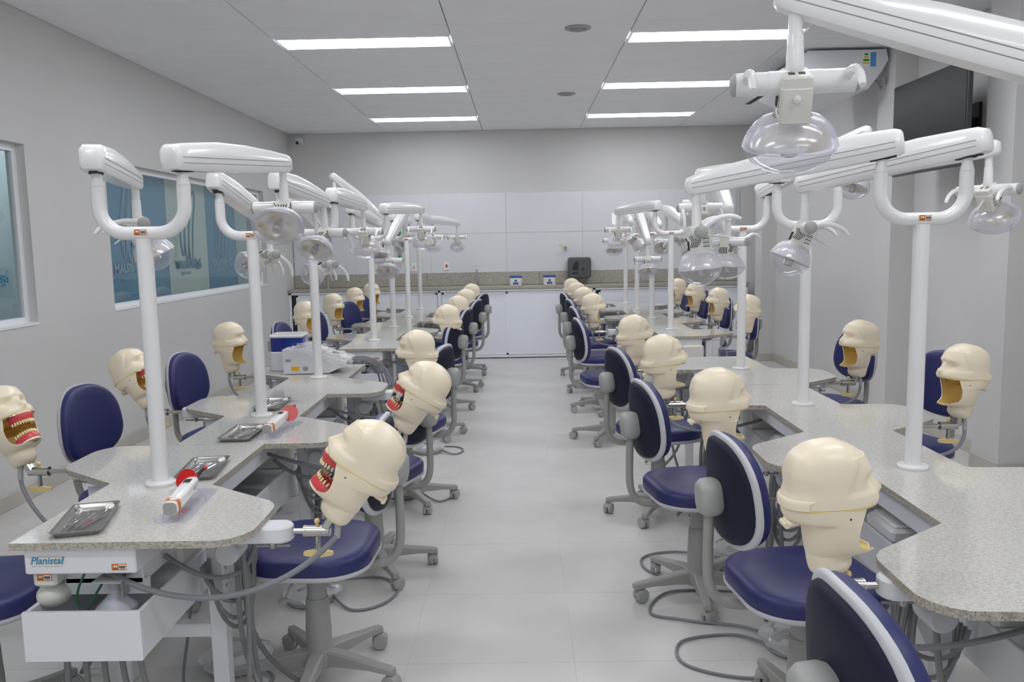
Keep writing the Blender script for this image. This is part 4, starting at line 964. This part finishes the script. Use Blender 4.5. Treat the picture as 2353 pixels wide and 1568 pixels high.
twz_me = one(lambda b: [b.tube([(0, -.07, .007), (.006, -.02, .007), (.004, .04, .007), (.001, .065, .007), (.004, .078, .007)], [.003, .0035, .003, .0016, .001], 6), b.tube([(0, -.07, .007), (-.006, -.02, .007), (-.004, .04, .007), (-.001, .065, .007), (.002, .078, .007)], [.003, .0035, .003, .0016, .001], 6)], MT['chrome'], 'tweezers')
TR = [(-1.245, 2.29, 15, 'nearest steel tray, at the front left corner of the near left bench'), (-1.112, 2.82, 8, 'steel tray right of the near left pole'), (-1.153, 3.365, 2, 'steel tray beside the second curing light'), (-1.215, 3.985, 3, 'steel tray behind the second left pole')]
for i, (x, y, rz, lb) in enumerate(TR):
    t = thing('instrument_tray', 'shallow %s' % lb, 'tray', (x, y, ZT+.0005), R(rz), 'steel instrument trays'); ob('dish', itray_me, t)
    at = {0: 'in the nearest steel tray', 1: 'in the tray right of the near left pole', 2: 'in the tray beside the second curing light', 3: 'in the tray behind the second left pole'}[i]
    for nm, me, dx, a, lb2, cat in (('dental_mirror', mir_h, .022, -18, 'steel mouth mirror with round head', 'mirror'), ('dental_probe', probe_me, 0, -12, 'thin steel probe', 'probe'), ('tweezers', twz_me, -.022, -14, 'steel tweezers', 'tweezers')):
        o = thing(nm, '%s lying %s' % (lb2, at), cat, Matrix.Translation((x, y, 0)) @ Matrix.Rotation(R(rz), 4, 'Z') @ Vector((dx, 0, ZT+.003)), R(rz+a), 'instruments in trays', me)
        if nm == 'dental_mirror': ob('mirror_disc', mir_d, o)
# ------------------------------------------------------------------ curing lights
def stadium(a, c, n=7): return [(math.cos(t)*c+(a-c if math.cos(t) >= 0 else -(a-c)), math.sin(t)*c) for t in [2*PI*i/(4*n) for i in range(4*n)]]
def curing(x, y, rz, label, disc_side):
    t = thing('curing_light', 'white %s' % label, 'curing light', (x, y, ZT), R(rz), 'curing lights')
    tl = Matrix.Translation((0, -.15, .037)) @ Matrix.Rotation(R(5), 4, 'X') @ Matrix.Rotation(-PI/2, 4, 'X')
    q = MB(); q.loft([[(px*s, py*s, z) for px, py in rrect(.021, .021, .013, 4)] for s, z in ((.92, .0), (1, .004), (1, .16), (.96, .19), (.8, .21), (.55, .222))], M=tl); ob('body', q.mesh('body', MT['white'], 40), t)
    q = MB(); q.loft([[(px*s, py*s, z) for px, py in rrect(.0214, .0214, .0132, 4)] for s, z in ((1.0, .008), (1.0, .03))], caps=False, M=tl); ob('orange_label', q.mesh('orange_label', MT['orange']), t)
    q = MB(); q.box((.006, -.0215, .019), (.02, .0012, .013), 0, tl); ob('label_print', q.mesh('label_print', MT['paper']), t)
    q = MB(); q.loft([[(px, py, z) for px, py in rrect(.0185, .0185, .011, 4)] for z in (-.002, .002)], M=tl); q.cyl(tl @ Vector((0, 0, -.003)), tl @ Vector((0, 0, 0)), .004, n=8); ob('charging_base', q.mesh('charging_base', MT['gmid']), t)
    q = MB(); q.box((0, -.0215, .163), (.02, .001, .026), 0, tl); ob('display', q.mesh('display', MT['ink']), t)
    q = MB()
    for s in (-1, 1): q.ball((s*.006, -.0212, .143), .0035, 8, 6, (1, .5, 1), tl)
    q.ball((.0212, 0, .155), .006, 10, 6, (.4, 1, 1), tl); ob('button', q.mesh('button', MT['gmid']), t)
    q = MB(); e = tl @ Vector((0, 0, .218)); q.tube(smoothpath([e, e+Vector((.002, .03, .006)), e+Vector((.006, .055, .016)), e+Vector((.01, .07, .018))], 3), [.0055]*10, 10); ob('light_guide', q.mesh('light_guide', MT['dark']), t)
    q = MB(); q.cyl(e+Vector((.0095, .067, .0178)), e+Vector((.013, .083, .019)), .0065, n=12, ch=.001); ob('tip_cap', q.mesh('tip_cap', MT['tip']), t)
    q = MB(); q.lathe([(.001, -.0012), (.034, -.0012), (.035, 0), (.034, .0012), (.001, .0012)], 28, Matrix.Translation(e+Vector((disc_side*.02, -.006, .004))) @ Matrix.Rotation(R(66), 4, 'X') @ Matrix.Rotation(R(12*disc_side), 4, 'Y')); ob('light_shield', q.mesh('light_shield', MT['red']), t)
    s = thing('acrylic_stand', 'clear acrylic stand holding the %s curing light' % ('near' if y < 3 else 'far'), 'stand', (x, y, ZT), R(rz), 'acrylic stands')
    q = MB(); q.prism([(p[0], p[1]) for p in rrect(.05, .17, .03, 5)], .0005, .0035, .0006); ob('base', q.mesh('base', MT['acryl']), s)
    for yv, h in ((-.135, .022), (.03, .04)):
        q = MB(); P = [(-.045 if yv > 0 else -.028, yv, .003), (-.035 if yv > 0 else -.024, yv, h), (.035 if yv > 0 else .024, yv, h), (.045 if yv > 0 else .028, yv, .003)]
        q.loft([[(p[0], p[1]-.006, p[2]), (p[0], p[1]+.006, p[2]), (p[0], p[1]+.006, p[2]-.0025), (p[0], p[1]-.006, p[2]-.0025)] for p in P])
        ob('cradle', q.mesh('cradle', MT['acryl']), s)
curing(-1.012, 2.43, 4, 'cordless curing light with red round shield, nearest on the left bench', -1)
curing(-1.02, 3.44, -4, 'cordless curing light with red round shield, second on the left bench', 1)

# ------------------------------------------------------------------ ultrasonic scaler machine
t = thing('ultrasonic_scaler', 'white dental machine with blue water tank under clear film on the left bench', 'machine', (-1.30, 5.1, ZT), R(2))
q = MB()
q.loft([[(x, -.13, z) for x, z in ((-.14, .004), (.13, .004), (.23, .05), (.235, .07), (.0, .15), (-.145, .15))], [(x, .13, z) for x, z in ((-.14, .004), (.13, .004), (.23, .05), (.235, .07), (.0, .15), (-.145, .15))]]); ob('body', q.mesh('body', MT['white2'], 30), t)
q = MB(); q.prism(rrect(.105, .10, .03, 5), .0, .12, .006, Matrix.Translation((-.16, .12, 0))); ob('tank_base', q.mesh('tank_base', MT['white2']), t)
q = MB(); q.prism(rrect(.1, .095, .03, 5), .12, .205, .004, Matrix.Translation((-.16, .12, 0))); ob('water_tank', q.mesh('water_tank', MT['tank']), t, label='translucent blue tank')
q = MB(); q.prism(rrect(.108, .102, .034, 5), .205, .225, .008, Matrix.Translation((-.16, .12, 0))); ob('tank_lid', q.mesh('tank_lid', MT['white']), t)
Mc = Matrix.Translation((.12, 0, .105)) @ Matrix.Rotation(R(19), 4, 'Y')
q = MB(); q.prism(rrect(.10, .10, .04, 5), 0, .014, .004, Mc); ob('control_panel', q.mesh('control_panel', MT['white']), t)
q = MB(); q.box((.03, .0, .018), (.045, .035, .012), .004, Mc)
for i in range(3):
    for s in (-1, 1): q.ball((-.03+.045*i, s*.055, .0145), .009, 8, 6, (1, 1, .4), Mc)
ob('button', q.mesh('button', MT['gmid']), t)
q = MB(); q.box((-.07, -.1315, .035), (.05, .001, .025)); ob('yellow_label', q.mesh('yellow_label', MT['yel']), t)
q = MB(); q.box((-.11, -.1315, .085), (.032, .001, .016)); q.ball((-.01, -.131, .035), .018, 12, 8, (1, .15, .8)); ob('badge', q.mesh('badge', MT['gmid']), t)
rr = random.Random(3); q = MB(); rings = []
for i in range(9):
    x = -.09+i*.045; z0 = .16-max(0, x)*.36
    rings.append([(x+rr.uniform(-.006, .006), yv, z0+.012*rr.uniform(-.6, 1.2)-(.035 if abs(yv) > .12 else 0)) for yv in [-.14+.02*k for k in range(15)]])
q.loft(rings, closed=False); ob('plastic_film', q.mesh('plastic_film', MT['film'], 20), t)
for k in range(4):
    q = MB(); q.tube(bez((.2, -.06+.05*k, .06), (.34, -.08+.05*k, .1), (.42+.02*k, -.02, .06), (.42+.03*k, .0-.03*k, -.12), 14), .006, 7); ob('cable', q.mesh('cable', MT['hose']), t)

# ------------------------------------------------------------------ foot pedals with cords, plastic bags
def pedal(x, y, label, cord, bag=1):
    t = thing('foot_pedal', label, 'pedal', (x, y, 0), 0, 'foot pedals on the floor')
    q = MB(); q.lathe([(.09, 0), (.098, .006), (.098, .018), (.085, .034), (.05, .044), (.001, .046)], 26); ob('disc', q.mesh('disc', MT['gmid']), t)
    if bag:
        rr = random.Random(int(x*99+y*7)); q = MB(); rg = []
        for i in range(9):
            f = i/8; r = .125*math.sin(PI*(.08+.84*f))*(1 if f < .5 else 1)
            rg.append([(r*math.cos(a)*(1+rr.uniform(-.12, .12))+(.06 if i == 8 else 0), r*math.sin(a)*(1+rr.uniform(-.12, .12)), .004+.075*f*(1+rr.uniform(-.2, .2))) for a in [2*PI*k/18 for k in range(18)]])
        q.loft(rg); ob('plastic_wrap', q.mesh('plastic_wrap', MT['film'], 15), t)
    q = MB(); q.tube(smoothpath(cord, 6), .0055, 7); ob('cord', q.mesh('cord', MT['hose']), t)
pedal(-.92, 3.42, 'plastic-wrapped round foot pedal under the second left chair', [(.09, 0, .02), (.2, -.12, .008), (.32, -.06, .008), (.36, .1, .008), (.25, .22, .008), (.05, .2, .008), (-.1, .15, .1), (-.15, .1, .3)])
pedal(-1.05, 2.86, 'plastic-wrapped round foot pedal beside the near left bench leg', [(.08, -.02, .02), (.16, -.1, .008), (.1, -.2, .008), (-.1, -.2, .008), (-.15, -.05, .15), (-.12, 0, .4)])
pedal(-.70, 5.95, 'plastic-wrapped foot pedal between the third left chair and the far bench', [(.09, .0, .02), (.2, -.1, .008), (.26, .0, .008), (.2, .12, .008), (0, .15, .008), (-.2, .1, .05), (-.3, .1, .3)])
pedal(-.72, 4.9, 'foot pedal with looped cord under the third left chair', [(.09, .0, .02), (.22, -.15, .008), (.3, .0, .008), (.22, .15, .008), (0, .15, .008), (-.2, .1, .05), (-.26, .1, .4)], 1)
pedal(1.0, 3.82, 'plastic-wrapped foot pedal beneath the right bench near the third right chair', [(-.09, 0, .02), (-.3, .08, .008), (-.45, .0, .008), (-.42, -.18, .008), (-.2, -.24, .008), (.05, -.2, .008), (.15, -.1, .2), (.16, -.1, .4)])
pedal(.98, 2.94, 'plastic-wrapped foot pedal with a looped cord behind the large right chair', [(-.09, 0, .02), (-.2, .1, .008), (-.4, .05, .008), (-.42, -.12, .008), (-.22, -.22, .008), (.0, -.16, .008), (-.1, .12, .014), (-.33, .22, .008), (-.48, .3, .008), (-.36, .5, .008), (-.05, .48, .008), (.2, .2, .1), (.2, .1, .4)])
